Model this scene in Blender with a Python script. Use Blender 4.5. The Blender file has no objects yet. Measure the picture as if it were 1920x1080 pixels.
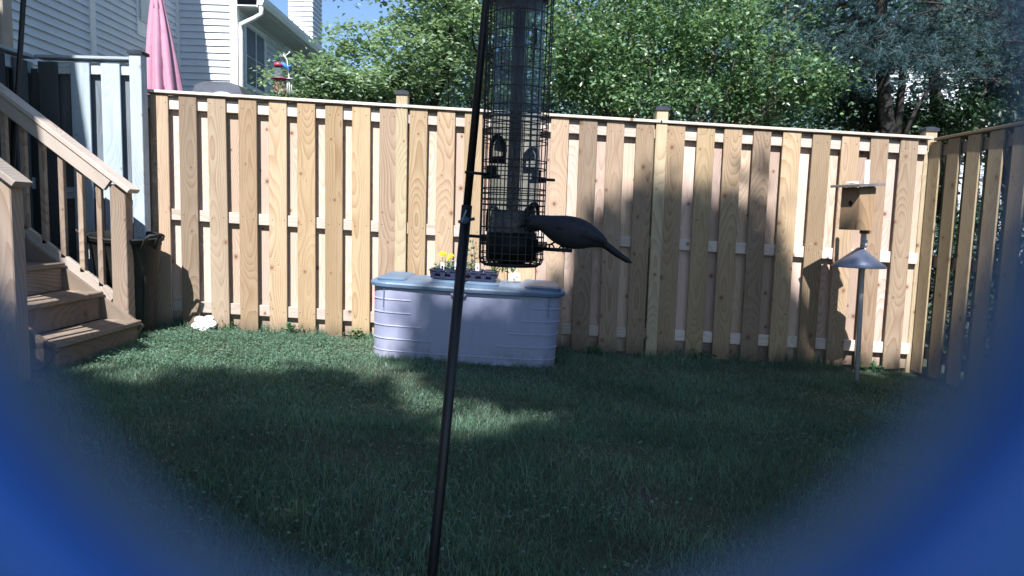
import bpy, math, random
import numpy as np
from mathutils import Vector, Matrix
random.seed(7); rng = np.random.default_rng(7)
S = bpy.context.scene; COL = S.collection
PI = math.pi; rad = math.radians

# ---------------------------------------------------------------- camera
F_PX = 1300.0; PITCH = rad(5.8); ROLL = rad(1.6); CAM = np.array([0, 0, 1.04])
cd = bpy.data.cameras.new('camera'); cam = bpy.data.objects.new('camera', cd); COL.objects.link(cam)
Rm = Matrix.Rotation(PI/2-PITCH, 3, 'X') @ Matrix.Rotation(ROLL, 3, 'Z')
cam.matrix_world = Matrix.Translation(Vector(CAM)) @ Rm.to_4x4()
cd.sensor_width = 36; cd.lens = 36*F_PX/1920; cd.clip_start = .002; cd.clip_end = 400
cd.dof.use_dof = True; cd.dof.focus_distance = 2.3; cd.dof.aperture_fstop = 12.5
S.camera = cam
R_np = np.array(Rm)
# ---------------------------------------------------------------- sky, sun, exposure
SUN_EL = rad(48); SUN_AZ = rad(7.5)      # the sun stands behind the viewer, a little to the left
world = bpy.data.worlds.new('World'); S.world = world; world.use_nodes = True
nt = world.node_tree; nt.nodes.clear()
sk = nt.nodes.new('ShaderNodeTexSky'); sk.sky_type = 'NISHITA'; sk.sun_disc = False
sk.sun_elevation = SUN_EL; sk.sun_rotation = PI+SUN_AZ; sk.air_density = 1.0; sk.dust_density = .5; sk.ozone_density = 5.0
bg = nt.nodes.new('ShaderNodeBackground'); bg.inputs[1].default_value = .088
wo = nt.nodes.new('ShaderNodeOutputWorld'); nt.links.new(sk.outputs[0], bg.inputs[0]); nt.links.new(bg.outputs[0], wo.inputs[0])
SD = np.array([math.sin(SUN_AZ)*math.cos(SUN_EL), math.cos(SUN_AZ)*math.cos(SUN_EL), -math.sin(SUN_EL)])
sl = bpy.data.lights.new('sun', 'SUN'); sl.energy = 5.0; sl.angle = rad(.53); sl.color = (1, .965, .95)
so = bpy.data.objects.new('sun', sl); COL.objects.link(so)
so.rotation_euler = Vector(SD).to_track_quat('-Z', 'Y').to_euler(); so.location = (-3, -20, 22)
S.view_settings.view_transform = 'Standard'; S.view_settings.look = 'None'
S.view_settings.exposure = 1.12; S.view_settings.gamma = 1; S.view_settings.use_curve_mapping = False

# ---------------------------------------------------------------- measuring helpers
def ray(x, y): return R_np @ np.array([(x-960)/F_PX, (540-y)/F_PX, -1.0])
def at(x, y, Y):
    d = ray(x, y); return CAM + d*(Y/d[1])
KG = -.0365
def gz(x): return KG*max(-8, min(8, x))
def px_of(P):
    q = R_np.T @ (np.asarray(P, float)-CAM); return 960-F_PX*q[0]/q[2], 540+F_PX*q[1]/q[2]

# ---------------------------------------------------------------- object helpers
def tag(o, label=None, cat=None, group=None, kind=None):
    if label: o['label'] = label
    if cat: o['category'] = cat
    if group: o['group'] = group
    if kind: o['kind'] = kind
    return o
def thing(name, loc, label, cat, rz=0, group=None):
    o = bpy.data.objects.new(name, None); COL.objects.link(o); o.location = Vector(loc); o.rotation_euler = (0, 0, rz)
    o.empty_display_size = .1
    return tag(o, label, cat, group)
def link(name, me, parent=None, loc=None, rot=None):
    o = bpy.data.objects.new(name, me); COL.objects.link(o)
    if parent is not None: o.parent = parent
    if loc is not None: o.location = Vector(loc)
    if rot is not None: o.rotation_euler = rot
    return o
class MB:
    def __init__(s): s.v = []; s.f = []; s.sm = []
    def add(s, vs, fs, smooth=False):
        n = len(s.v); s.v += [tuple(map(float, p)) for p in vs]
        for f in fs: s.f.append(tuple(i+n for i in f)); s.sm.append(smooth)
        return s
    def box(s, c, d, rot=None, ch=0.0, axis=2):
        """box, long edges along `axis` chamfered by ch"""
        hx, hy, hz = [k/2 for k in d]
        if ch <= 0:
            vs = [(x, y, z) for x in (-hx, hx) for y in (-hy, hy) for z in (-hz, hz)]
            fs = [(0, 1, 3, 2), (4, 6, 7, 5), (0, 4, 5, 1), (2, 3, 7, 6), (0, 2, 6, 4), (1, 5, 7, 3)]
        else:
            h = [hx, hy, hz]; a, b = [(1, 2), (2, 0), (0, 1)][axis]
            A, B, L = h[a], h[b], h[axis]
            ring = [(A, B-ch), (A-ch, B), (-A+ch, B), (-A, B-ch), (-A, -B+ch), (-A+ch, -B), (A-ch, -B), (A, -B+ch)]
            vs = []
            for l in (-L, L):
                for p in ring:
                    q = [0, 0, 0]; q[a], q[b], q[axis] = p[0], p[1], l; vs.append(tuple(q))
            fs = [(i, (i+1) % 8, 8+(i+1) % 8, 8+i) for i in range(8)]+[tuple(range(7, -1, -1)), tuple(range(8, 16))]
        if rot is not None: vs = [tuple(rot @ Vector(p)) for p in vs]
        return s.add([(p[0]+c[0], p[1]+c[1], p[2]+c[2]) for p in vs], fs)
    def bar(s, a, b, w, h, up=(0, 0, 1), ch=0.0):
        a, b = Vector(a), Vector(b); d = (b-a); L = d.length; d.normalize()
        x = d.cross(Vector(up)).normalized(); z = x.cross(d)
        m = Matrix((x, d, z)).transposed()
        return s.box((a+b)/2, (w, L, h), m, ch, 1)
    def tube(s, pts, r, n=8, cap=True):
        pts = [Vector(p) for p in pts]; m = len(pts)
        rs = r if isinstance(r, (list, tuple)) else [r]*m
        vs = []; t0 = None
        for i, p in enumerate(pts):
            t = (pts[min(i+1, m-1)]-pts[max(i-1, 0)]).normalized()
            if t0 is None:
                u = t.cross(Vector((0, 0, 1)) if abs(t.z) < .9 else Vector((1, 0, 0))).normalized()
            else: u = (u-t*u.dot(t)).normalized()
            t0 = t; w = t.cross(u)
            for k in range(n):
                a = 2*PI*k/n; vs.append(p+(u*math.cos(a)+w*math.sin(a))*rs[i])
        fs = [(i*n+k, i*n+(k+1) % n, (i+1)*n+(k+1) % n, (i+1)*n+k) for i in range(m-1) for k in range(n)]
        s.add(vs, fs, True)
        if cap:
            b = len(s.v)-len(vs)
            s.f.append(tuple(b+k for k in range(n-1, -1, -1))); s.sm.append(False)
            s.f.append(tuple(b+(m-1)*n+k for k in range(n))); s.sm.append(False)
        return s
    def lathe(s, prof, c=(0, 0, 0), n=24, smooth=True, sx=1, sy=1, a0=0, a1=2*PI):
        full = abs(a1-a0-2*PI) < 1e-6; k = n if full else n+1
        vs = [(c[0]+r*math.cos(a0+(a1-a0)*i/n)*sx, c[1]+r*math.sin(a0+(a1-a0)*i/n)*sy, c[2]+z) for r, z in prof for i in range(k)]
        fs = []
        for j in range(len(prof)-1):
            for i in range(n):
                i2 = (i+1) % k; fs.append((j*k+i, j*k+i2, (j+1)*k+i2, (j+1)*k+i))
        return s.add(vs, fs, smooth)
    def ring(s, c, R, r, n=28, m=5, sy=1):
        vs = []; fs = []
        for i in range(n):
            a = 2*PI*i/n
            for j in range(m):
                b = 2*PI*j/m; q = R+r*math.cos(b)
                vs.append((c[0]+q*math.cos(a), c[1]+q*math.sin(a)*sy, c[2]+r*math.sin(b)))
        for i in range(n):
            for j in range(m): fs.append((i*m+j, ((i+1) % n)*m+j, ((i+1) % n)*m+(j+1) % m, i*m+(j+1) % m))
        return s.add(vs, fs, True)
    def prism(s, pts, z0, z1, smooth=False):
        n = len(pts); vs = [(x, y, z0) for x, y in pts]+[(x, y, z1) for x, y in pts]
        fs = [(i, (i+1) % n, n+(i+1) % n, n+i) for i in range(n)]+[tuple(range(n-1, -1, -1)), tuple(range(n, 2*n))]
        return s.add(vs, fs, smooth)
    def xf(s, M):
        s.v = [tuple(M @ Vector(p)) for p in s.v]; return s
    def mesh(s, name, mat):
        me = bpy.data.meshes.new(name); me.from_pydata(s.v, [], s.f)
        me.polygons.foreach_set('use_smooth', s.sm)
        if mat: me.materials.append(mat)
        me.update(); return me
    def build(s, name, mat, parent=None, loc=None, rot=None): return link(name, s.mesh(name, mat), parent, loc, rot)

# ---------------------------------------------------------------- materials
class NG:
    def __init__(s, name):
        s.m = bpy.data.materials.new(name); s.m.use_nodes = True; s.t = s.m.node_tree; s.t.nodes.clear()
        s.out = s.n('ShaderNodeOutputMaterial'); s.b = s.n('ShaderNodeBsdfPrincipled'); s.l(s.b.outputs[0], s.out.inputs[0])
    def n(s, t, **k):
        q = s.t.nodes.new(t)
        for a, b in k.items(): setattr(q, a, b)
        return q
    def l(s, a, b): s.t.links.new(a, b)
    def math(s, op, a, b=None, c=None, clamp=False):
        q = s.n('ShaderNodeMath', operation=op, use_clamp=clamp)
        for i, v in enumerate((a, b, c)):
            if v is None: continue
            if isinstance(v, (int, float)): q.inputs[i].default_value = v
            else: s.l(v, q.inputs[i])
        return q.outputs[0]
    def mix(s, f, a, b, blend='MIX'):
        q = s.n('ShaderNodeMix', data_type='RGBA', blend_type=blend)
        for i, v in ((0, f), (6, a), (7, b)):
            if isinstance(v, (int, float)): q.inputs[i].default_value = v
            elif isinstance(v, tuple): q.inputs[i].default_value = (*v, 1) if len(v) == 3 else v
            else: s.l(v, q.inputs[i])
        return q.outputs[2]
    def noise(s, vec, scale, detail=3, rough=.5, dim='3D'):
        q = s.n('ShaderNodeTexNoise', noise_dimensions=dim); q.inputs['Scale'].default_value = scale
        q.inputs['Detail'].default_value = detail; q.inputs['Roughness'].default_value = rough
        if vec is not None: s.l(vec, q.inputs['Vector'])
        return q.outputs[0]
    def rng(s, v, a, b, c=0, d=1, mode='SMOOTHSTEP'):
        q = s.n('ShaderNodeMapRange', interpolation_type=mode); s.l(v, q.inputs[0])
        for i, x in enumerate((a, b, c, d)): q.inputs[i+1].default_value = x
        return q.outputs[0]
    def ramp(s, f, stops):
        q = s.n('ShaderNodeValToRGB'); e = q.color_ramp.elements
        while len(e) < len(stops): e.new(.5)
        for k, (p, c) in zip(e, stops): k.position = p; k.color = (*c, 1)
        s.l(f, q.inputs[0]); return q.outputs[0]
    def vec(s, x, y, z):
        q = s.n('ShaderNodeCombineXYZ')
        for i, v in enumerate((x, y, z)):
            if isinstance(v, (int, float)): q.inputs[i].default_value = v
            else: s.l(v, q.inputs[i])
        return q.outputs[0]
    def bump(s, h, strength=.3, dist=.002):
        q = s.n('ShaderNodeBump'); q.inputs['Strength'].default_value = strength; q.inputs['Distance'].default_value = dist
        s.l(h, q.inputs['Height']); s.l(q.outputs[0], s.b.inputs['Normal'])

def wood(name, cols, axis=2, grain=1.0, rough=.75, dirt=.25, knot=1.0, foot=False):
    """plain-sawn board: arched rings, knots the rings bend round, fibre, blotches; tint differs from board to board"""
    g = NG(name); tc = g.n('ShaderNodeTexCoord'); sp = g.n('ShaderNodeSeparateXYZ'); g.l(tc.outputs['Object'], sp.inputs[0])
    oi = g.n('ShaderNodeObjectInfo'); rnd = oi.outputs['Random']
    ax = [(1, 2, 0), (0, 2, 1), (0, 1, 2)][axis]
    u, t, w = [sp.outputs[i] for i in ax]
    r2 = g.math('FRACT', g.math('MULTIPLY', rnd, 57.31)); r3 = g.math('FRACT', g.math('MULTIPLY', rnd, 913.7))
    u = g.math('ADD', u, g.math('MULTIPLY', t, .6))
    uo = g.math('ADD', u, g.math('MULTIPLY_ADD', r2, .09, -.045)); wo_ = g.math('ADD', w, g.math('MULTIPLY', rnd, 61.0))
    # knots
    vo = g.n('ShaderNodeTexVoronoi', voronoi_dimensions='2D', feature='F1'); vo.inputs['Scale'].default_value = 1
    kv = g.vec(g.math('MULTIPLY', uo, 4.6), g.math('MULTIPLY', wo_, 3.9), 0); g.l(kv, vo.inputs['Vector'])
    dk = g.math('MULTIPLY', vo.outputs['Distance'], .27)
    sc = g.n('ShaderNodeSeparateColor'); g.l(vo.outputs['Color'], sc.inputs[0])
    on = g.math('MULTIPLY', g.math('GREATER_THAN', sc.outputs[0], .28), knot)
    ksz = g.math('MULTIPLY_ADD', sc.outputs[1], 1.0, .5)
    dks = g.math('DIVIDE', dk, ksz)
    bend = g.math('MULTIPLY', g.rng(dks, 0, .06, .04, 0), on)
    d = g.math('MULTIPLY_ADD', g.noise(g.vec(g.math('MULTIPLY', u, 3), 0, g.math('MULTIPLY', wo_, 1.0)), 1.0, 1, .4), .26, -.02)
    r = g.math('SQRT', g.math('ADD', g.math('MULTIPLY', uo, uo), g.math('MULTIPLY', d, d)))
    r = g.math('ADD', g.math('ADD', r, bend), g.math('MULTIPLY', g.noise(g.vec(g.math('MULTIPLY', u, 16), 0, g.math('MULTIPLY', wo_, 2.2)), 1, 1), .006))
    ring = g.math('FRACT', g.math('MULTIPLY', r, 105))
    ring = g.math('POWER', ring, 2.2)
    fib = g.noise(g.vec(g.math('MULTIPLY', u, 260), g.math('MULTIPLY', t, 90), g.math('MULTIPLY', wo_, 7)), 1, 3, .6)
    blot = g.noise(g.vec(g.math('MULTIPLY', u, 9), 3.3, g.math('MULTIPLY', wo_, 2.2)), 1, 3, .55)
    base = g.ramp(r3, [(i/(len(cols)-1), c) for i, c in enumerate(cols)])
    amp = g.rng(g.noise(g.vec(g.math('MULTIPLY', u, 7), 1.7, g.math('MULTIPLY', wo_, .8)), 1, 2), .3, .7, .35, 1.0, 'LINEAR')
    col = g.mix(g.math('MULTIPLY', g.math('MULTIPLY', ring, amp), .75*grain), base, g.mix(1, base, (.55, .38, .26), 'MULTIPLY'))
    col = g.mix(g.rng(fib, .35, .75, 0, .6*grain, 'LINEAR'), col, g.mix(1, col, (.70, .62, .55), 'MULTIPLY'))
    col = g.mix(g.rng(blot, .3, .75, 0, dirt, 'LINEAR'), col, g.mix(1, col, (.58, .55, .54), 'MULTIPLY'))
    kn = g.math('MULTIPLY', g.rng(dks, .007, .013, 1, 0), on)
    halo = g.math('MULTIPLY', g.rng(dks, .012, .030, .5, 0), on)
    col = g.mix(halo, col, g.mix(1, col, (.72, .55, .42), 'MULTIPLY'))
    col = g.mix(g.math('MULTIPLY', kn, .85), col, (.13, .075, .055))
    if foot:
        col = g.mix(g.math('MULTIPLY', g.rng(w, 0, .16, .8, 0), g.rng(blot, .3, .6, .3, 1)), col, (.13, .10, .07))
    vv = g.math('MULTIPLY_ADD', r2, .50, .72)
    hs = g.n('ShaderNodeHueSaturation'); g.l(vv, hs.inputs['Value']); g.l(col, hs.inputs['Color'])
    g.l(hs.outputs[0], g.b.inputs['Base Color']); g.b.inputs['Roughness'].default_value = rough
    g.b.inputs['Specular IOR Level'].default_value = .25
    g.bump(g.math('ADD', g.math('MULTIPLY', fib, .7), g.math('MULTIPLY', ring, .5)), .35, .0015)
    return g.m
NEW = [(.40, .315, .215), (.42, .32, .19), (.33, .25, .175), (.43, .335, .25), (.39, .305, .19), (.42, .325, .22), (.27, .21, .155), (.34, .285, .215)]
BACK = [(.56, .45, .38), (.54, .43, .33), (.60, .48, .43), (.52, .41, .33)]
PALE = [(.62, .56, .50), (.66, .58, .52), (.58, .52, .46)]
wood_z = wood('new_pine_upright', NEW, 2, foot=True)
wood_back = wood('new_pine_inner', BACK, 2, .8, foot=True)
wood_rail = wood('new_pine_rail', PALE, 0, .6)
wood_post = wood('green_treated_post', [(.46, .40, .27), (.43, .37, .25), (.48, .41, .29)], 2, .8)
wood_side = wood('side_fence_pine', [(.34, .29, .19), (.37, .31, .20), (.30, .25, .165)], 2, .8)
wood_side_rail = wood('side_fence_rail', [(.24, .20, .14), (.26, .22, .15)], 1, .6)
GREY = [(.40, .51, .60), (.52, .64, .73), (.34, .44, .52)]
grey_z = wood('weathered_grey_board', GREY, 2, .55, .85, .6, .5)
grey_x = wood('weathered_grey_rail', GREY, 0, 1.0, .85, .4, .3)
STEP = [(.25, .21, .165), (.28, .23, .18), (.22, .185, .15)]
step_y = wood('stair_tread_wood', STEP, 1, .9, .8, .45)
stair_z = wood('stair_post_wood', [(.33, .27, .215), (.37, .30, .24)], 2, 1, .8, .35)
stair_x = wood('stair_rail_wood', [(.42, .39, .355), (.46, .42, .38)], 1, 1, .8, .4, .6)
birdbox_z = wood('cedar_box_wood', [(.44, .31, .19), (.38, .27, .17)], 2, .8, .75, .3, .4)

def plain(name, col, rough=.5, var=.12, scale=6, metal=0, bump=0, bscale=200, spec=.5, col2=None, coord='Object'):
    g = NG(name); tc = g.n('ShaderNodeTexCoord'); v = tc.outputs[coord]
    n = g.noise(v, scale, 4, .6); c2 = col2 or tuple(k*(1-var*2) for k in col)
    g.l(g.mix(g.rng(n, .3, .7), col, c2), g.b.inputs['Base Color'])
    n2 = g.noise(v, scale*7, 3, .6)
    g.l(g.rng(n2, .2, .8, max(.02, rough-.08), min(1, rough+.1), 'LINEAR'), g.b.inputs['Roughness'])
    g.b.inputs['Metallic'].default_value = metal; g.b.inputs['Specular IOR Level'].default_value = spec
    if bump: g.bump(g.noise(v, bscale, 2), bump, .001)
    return g.m
siding = plain('white_vinyl_siding', (.64, .68, .73), .55, .05, 1.2, bump=.1, bscale=60)
trim = plain('white_trim_paint', (.78, .78, .78), .45, .04, 2)
roofm = plain('roof_shingle', (.10, .10, .11), .9, .3, 20, bump=.5, bscale=60)
soffitm = plain('soffit_paint', (.60, .61, .62), .6, .05, 2)
black_plastic = plain('black_plastic', (.006, .007, .010), .5, .2, 30, spec=.25)
black_metal = plain('black_coated_metal', (.007, .007, .011), .45, .25, 40, bump=.25, bscale=300)
wirem = plain('black_cage_wire', (.012, .013, .016), .5, .1, 40)
capm = plain('black_post_cap', (.035, .04, .055), .4, .2, 20)
rubbish_m = plain('charcoal_bin_plastic', (.010, .012, .012), .7, .2, 8, bump=.15, bscale=150)
box_m = plain('lavender_grey_box_plastic', (.30, .325, .46), .5, .05, 3, bump=.2, bscale=500)
lid_m = plain('slate_blue_lid_plastic', (.11, .18, .27), .45, .10, 4, bump=.25, bscale=500)
white_glow = plain('white_glazed_ceramic', (.60, .60, .58), .5, .08, 30)
tray_m = plain('dark_blue_tray_plastic', (.018, .024, .06), .35, .15, 20)
cone_m = plain('blue_grey_baffle_metal', (.15, .19, .28), .45, .12, 9, metal=.3)
pole_white = plain('white_pipe', (.62, .62, .62), .45, .08, 5)
red_m = plain('red_feeder_plastic', (.38, .05, .09), .35, .1, 15)
bird_grey = plain('slate_grey_feathers', (.015, .018, .029), .8, .18, 60, bump=.6, bscale=260)
bird_dark = plain('dark_grey_feathers', (.008, .008, .011), .7, .2, 60, bump=.6, bscale=260)
bird_wing = plain('wing_feathers', (.024, .028, .040), .8, .25, 50, bump=.8, bscale=200)
bird_under = plain('grey_breast_feathers', (.06, .062, .07), .8, .15, 60, bump=.6, bscale=260)
blue_bird = plain('bright_blue_feathers', (.03, .19, .62), .6, .1, 40)
seed_m = plain('mixed_seed', (.09, .075, .06), .8, .4, 160, bump=1, bscale=300, col2=(.015, .014, .015))
glassy = None
def clear_plastic(name, tint=(.75, .85, .95), trans=.82, rough=.08):
    g = NG(name)
    tr = g.n('ShaderNodeBsdfTransparent'); tr.inputs[0].default_value = (*tint, 1)
    gl = g.n('ShaderNodeBsdfPrincipled'); gl.inputs['Base Color'].default_value = (.30, .33, .38, 1); gl.inputs['Roughness'].default_value = rough
    lw = g.n('ShaderNodeLayerWeight'); lw.inputs[0].default_value = .35
    tc = g.n('ShaderNodeTexCoord'); n = g.noise(tc.outputs['Object'], 25, 4, .6)
    f = g.math('ADD', g.math('MULTIPLY', lw.outputs['Facing'], .5), g.rng(n, .3, .8, 1-trans-.10, 1-trans+.06, 'LINEAR'), clamp=True)
    mx = g.n('ShaderNodeMixShader'); g.l(f, mx.inputs[0]); g.l(tr.outputs[0], mx.inputs[1]); g.l(gl.outputs[0], mx.inputs[2])
    g.l(mx.outputs[0], g.out.inputs[0]); return g.m
tube_m = clear_plastic('clear_scuffed_tube')
pane_m = plain('dark_window_screen', (.02, .028, .055), .45, .2, 3)
def leafmat(name, c1, c2, c3, trans=.3, rough=.45, patch=.5):
    g = NG(name); geo = g.n('ShaderNodeNewGeometry'); tc = g.n('ShaderNodeTexCoord')
    c = g.ramp(geo.outputs['Random Per Island'], [(0, c1), (.55, c2), (1, c3)])
    n = g.noise(tc.outputs['Object'], 1.3, 3); c = g.mix(g.rng(n, .35, .65, 0, patch), c, g.mix(1, c, (.55, .62, .6), 'MULTIPLY'))
    g.l(c, g.b.inputs['Base Color']); g.b.inputs['Roughness'].default_value = rough
    tl = g.n('ShaderNodeBsdfTranslucent'); g.l(g.mix(1, c, (1.1, 1.15, .6), 'MULTIPLY'), tl.inputs[0])
    mx = g.n('ShaderNodeMixShader'); mx.inputs[0].default_value = trans
    g.l(g.b.outputs[0], mx.inputs[1]); g.l(tl.outputs[0], mx.inputs[2]); g.l(mx.outputs[0], g.out.inputs[0]); return g.m
leaf_pale = leafmat('pale_green_leaf', (.20, .31, .23), (.28, .40, .29), (.40, .50, .38), .42)
leaf_bright = leafmat('mid_green_leaf', (.08, .17, .10), (.16, .28, .15), (.32, .44, .25), .4, .28)
leaf_far = leafmat('hazy_far_leaf', (.07, .14, .14), (.10, .18, .17), (.14, .23, .21))  # paler blue-green puts distance haze into the leaf colour
needle_m = leafmat('blue_green_needle', (.018, .055, .066), (.032, .082, .095), (.065, .13, .14), .15, .6)
leaf_hedge = leafmat('shade_dark_hedge_leaf', (.012, .035, .015), (.02, .05, .02), (.03, .075, .03), .2)  # very dark leaf colour holds the shade beyond the side fence
grass_m = leafmat('grass_blade', (.09, .185, .13), (.14, .26, .185), (.28, .38, .28), .38, .5, .95)
clover_m = leafmat('clover_leaf', (.10, .20, .14), (.13, .25, .175), (.16, .29, .21), .35, .5)
herb_m = leafmat('grey_green_herb_leaf', (.10, .17, .14), (.16, .25, .20), (.22, .30, .26), .25)
pepper_m = leafmat('seedling_leaf', (.035, .11, .05), (.06, .17, .07), (.10, .24, .10), .3, .3)
bark = plain('grey_bark', (.20, .17, .15), .9, .25, 12, bump=.8, bscale=60)
bark_dark = plain('dark_bark', (.032, .028, .026), .95, .25, 12, bump=.8, bscale=60)
soil_m = plain('lawn_soil', (.045, .04, .025), .95, .3, 3, bump=.6, bscale=40, col2=(.04, .06, .028))

# ---------------------------------------------------------------- ground
xs = [-120, -60, -30, -16, -8, -4, 0, 4, 8, 16, 30, 60, 120]; ys = [-60, -20, -5, 0, 3, 6, 10, 20, 50, 110, 200]
mb = MB(); mb.add([(x, y, gz(x)) for y in ys for x in xs], [(j*13+i, j*13+i+1, (j+1)*13+i+1, (j+1)*13+i) for j in range(len(ys)-1) for i in range(12)])
tag(mb.build('ground', soil_m), kind='structure')

def blades(name, N, region, h, w, mat, bend=.5):
    """thin bent blades: 5 vertices, 3 triangles each"""
    P = region(N); n = len(P)
    a = rng.uniform(0, 2*PI, n); H = h[0]+(h[1]-h[0])*rng.random(n)**1.6; W = rng.uniform(*w, n)
    H = H*(.55+.55*(np.sin(P[:, 0]*4.3+1.7*np.sin(P[:, 1]*3.1))*np.sin(P[:, 1]*5.2+P[:, 0]*1.9)+.9))
    lean = rng.uniform(.1, 1, n)*bend*H; la = rng.uniform(0, 2*PI, n)
    dx, dy = np.cos(a)*W/2, np.sin(a)*W/2; lx, ly = np.cos(la)*lean, np.sin(la)*lean
    V = np.empty((n, 5, 3))
    for k, (sg, t) in enumerate(((-1, 0), (1, 0), (-.75, .55), (.75, .55), (0, 1))):
        V[:, k, 0] = P[:, 0]+sg*dx+lx*t*t; V[:, k, 1] = P[:, 1]+sg*dy+ly*t*t; V[:, k, 2] = P[:, 2]+H*t*(1-.25*t*bend)
    idx = np.arange(n)[:, None]*5
    me = bpy.data.meshes.new(name); me.vertices.add(n*5); me.vertices.foreach_set('co', V.ravel())
    loops = np.concatenate([idx+np.array([0, 1, 3, 2]), idx+np.array([2, 3, 4])], 1).ravel()
    me.loops.add(len(loops)); me.loops.foreach_set('vertex_index', loops)
    st = (np.arange(n)[:, None]*7+np.array([0, 4])).ravel(); me.polygons.add(2*n)
    me.polygons.foreach_set('loop_start', st)
    me.materials.append(mat); me.update(calc_edges=True); me.validate()
    return link(name, me)
def quads(name, C, size, mat, parent=None, loc=None, droop=.0, flat=.5, asp=.55, fold=.25, normal=None):
    """leaf faces: each a folded kite of 4 vertices, 2 triangles"""
    n = len(C); s = rng.uniform(size[0], size[1], n)
    nrm = rng.normal(size=(n, 3)); nrm[:, 2] = np.abs(nrm[:, 2])+flat*2
    if normal is not None: nrm += normal
    nrm /= np.linalg.norm(nrm, axis=1)[:, None]
    t = rng.normal(size=(n, 3)); t[:, 2] -= droop; t -= nrm*np.sum(t*nrm, 1)[:, None]; t /= np.linalg.norm(t, axis=1)[:, None]
    b = np.cross(nrm, t)
    V = np.empty((n, 4, 3)); S_ = s[:, None]
    V[:, 0] = C-t*S_*.5; V[:, 1] = C+b*S_*asp*.5+nrm*S_*fold*.3; V[:, 2] = C+t*S_*.5-nrm*S_*.08; V[:, 3] = C-b*S_*asp*.5+nrm*S_*fold*.3
    if loc is not None: V -= np.array(loc)
    me = bpy.data.meshes.new(name); me.vertices.add(n*4); me.vertices.foreach_set('co', V.ravel())
    i = np.arange(n)[:, None]*4; loops = np.concatenate([i+np.array([0, 1, 2]), i+np.array([0, 2, 3])], 1).ravel()
    me.loops.add(len(loops)); me.loops.foreach_set('vertex_index', loops); me.polygons.add(2*n)
    me.polygons.foreach_set('loop_start', np.arange(2*n)*3)
    me.materials.append(mat); me.update(calc_edges=True)
    return link(name, me, parent)
def lawn_region(y0, y1, clumpy=.5):
    def f(N):
        u = rng.random(N*2); Y = y0+(y1-y0)*u; X = rng.uniform(-1, 1, N*2)*(Y*.78+.35)
        X = np.where(X < -3.3, -3.3, X); ok = (X < 3.12) & (X > -3.29)
        ok &= ~((X < -2.66) & (Y > 3.55) & (Y < 4.86))                 # the stairs stand here
        ok &= ~((X > -.93) & (X < .35) & (Y > 4.84) & (Y < 5.4))       # the deck box stands here
        fx = np.sin(X*5.1+Y*3.3)+np.sin(X*2.3-Y*6.1+1)+np.sin(X*11+Y*7)*.5
        ok &= rng.random(N*2) < (.75+.2*fx*clumpy)
        X, Y = X[ok][:N], Y[ok][:N]
        return np.stack([X, Y, KG*X-.002], 1)
    return f
tag(blades('grass', 95000, lawn_region(1.2, 3.4), (.022, .075), (.0020, .0038), grass_m, .9), kind='stuff', label='short green lawn grass over the whole yard', cat='grass')
tag(blades('grass', 120000, lawn_region(3.2, 5.47), (.018, .05), (.0028, .005), grass_m, .9), kind='stuff', label='short green lawn grass along the foot of the fence', cat='grass')
def fringe(N):
    X = rng.uniform(-2.7, 3.15, N); Y = 5.4+rng.random(N)*.12
    k = (np.sin(X*6)+np.sin(X*17+2)+rng.random(N)*1.5) > .2; X, Y = X[k], Y[k]
    return np.stack([X, Y, KG*X-.002], 1)
tag(blades('tall_grass', 5200, fringe, (.04, .14), (.003, .006), grass_m, 1.0), kind='stuff', label='longer untrimmed grass at the foot of the new fence', cat='grass')
# clover and broad weeds through the lawn
def clover():
    out = []
    for _ in range(190):
        Y = rng.uniform(1.5, 5.4); X = rng.uniform(-1, 1)*(Y*.78+.3)
        if X < -3.2 or X > 3.1 or (X < -2.6 and 3.5 < Y < 4.9) or (-.95 < X < .37 and Y > 4.82): continue
        n = int(rng.integers(8, 40)); r = rng.uniform(.04, .16)
        p = rng.normal(size=(n, 3))*[r, r, 0]; p[:, 0] += X; p[:, 1] += Y; p[:, 2] = KG*p[:, 0]+rng.uniform(.012, .04, n)
        out.append(p)
    p = rng.random((9000, 3)); q = p.copy()                              # the dense clover beside the stairs
    q[:, 0] = -2.62+p[:, 0]*1.75; q[:, 1] = 4.1+p[:, 1]*1.25; q[:, 2] = KG*q[:, 0]+.012+p[:, 2]*.03
    q = q[np.abs(q[:, 0]+2.0)+np.abs(q[:, 1]-4.75)*.6 < .85+.3*rng.random(9000)]; out.append(q)
    return np.concatenate(out)
cl = quads('clover', clover(), (.009, .018), clover_m, flat=1.2, asp=.95)
tag(cl, 'low clover patches growing through the lawn', 'clover', kind='stuff')

# ---------------------------------------------------------------- new back fence
FY = 5.50
def ftop(x): return 1.856-.0317*x
fence = thing('wooden_fence', (0, FY, 0), 'long new tan board-on-board fence with black capped posts across the back of the yard', 'fence')
nailm = plain('rusty_nail_head', (.06, .045, .04), .7, .2, 200)
def board_mesh(name, w, t, h, mat, nails=False):
    m = MB(); m.box((0, 0, h/2), (w, t, h), None, .003, 2); k = len(m.f)
    if nails:
        for z in (h-.062, h-.917, h-1.642):
            for x in (-w*.3, w*.32):
                x2 = x+rng.normal()*.006; z2 = z+rng.normal()*.012
                m.add([(x2+.0045*math.cos(a), -t/2-.0006, z2+.0045*math.sin(a)) for a in (0, 1.05, 2.1, 3.14, 4.2, 5.24)], [(0, 1, 2, 3, 4, 5)])
    me = m.mesh(name, mat)
    if nails:
        me.materials.append(nailm)
        for p in list(me.polygons)[k:]: p.material_index = 1
    return me
PH = 1.81
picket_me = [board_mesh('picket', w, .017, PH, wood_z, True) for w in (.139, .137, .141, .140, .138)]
back_me = [board_mesh('picket', w, .017, PH, wood_back) for w in (.150, .152)]
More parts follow.
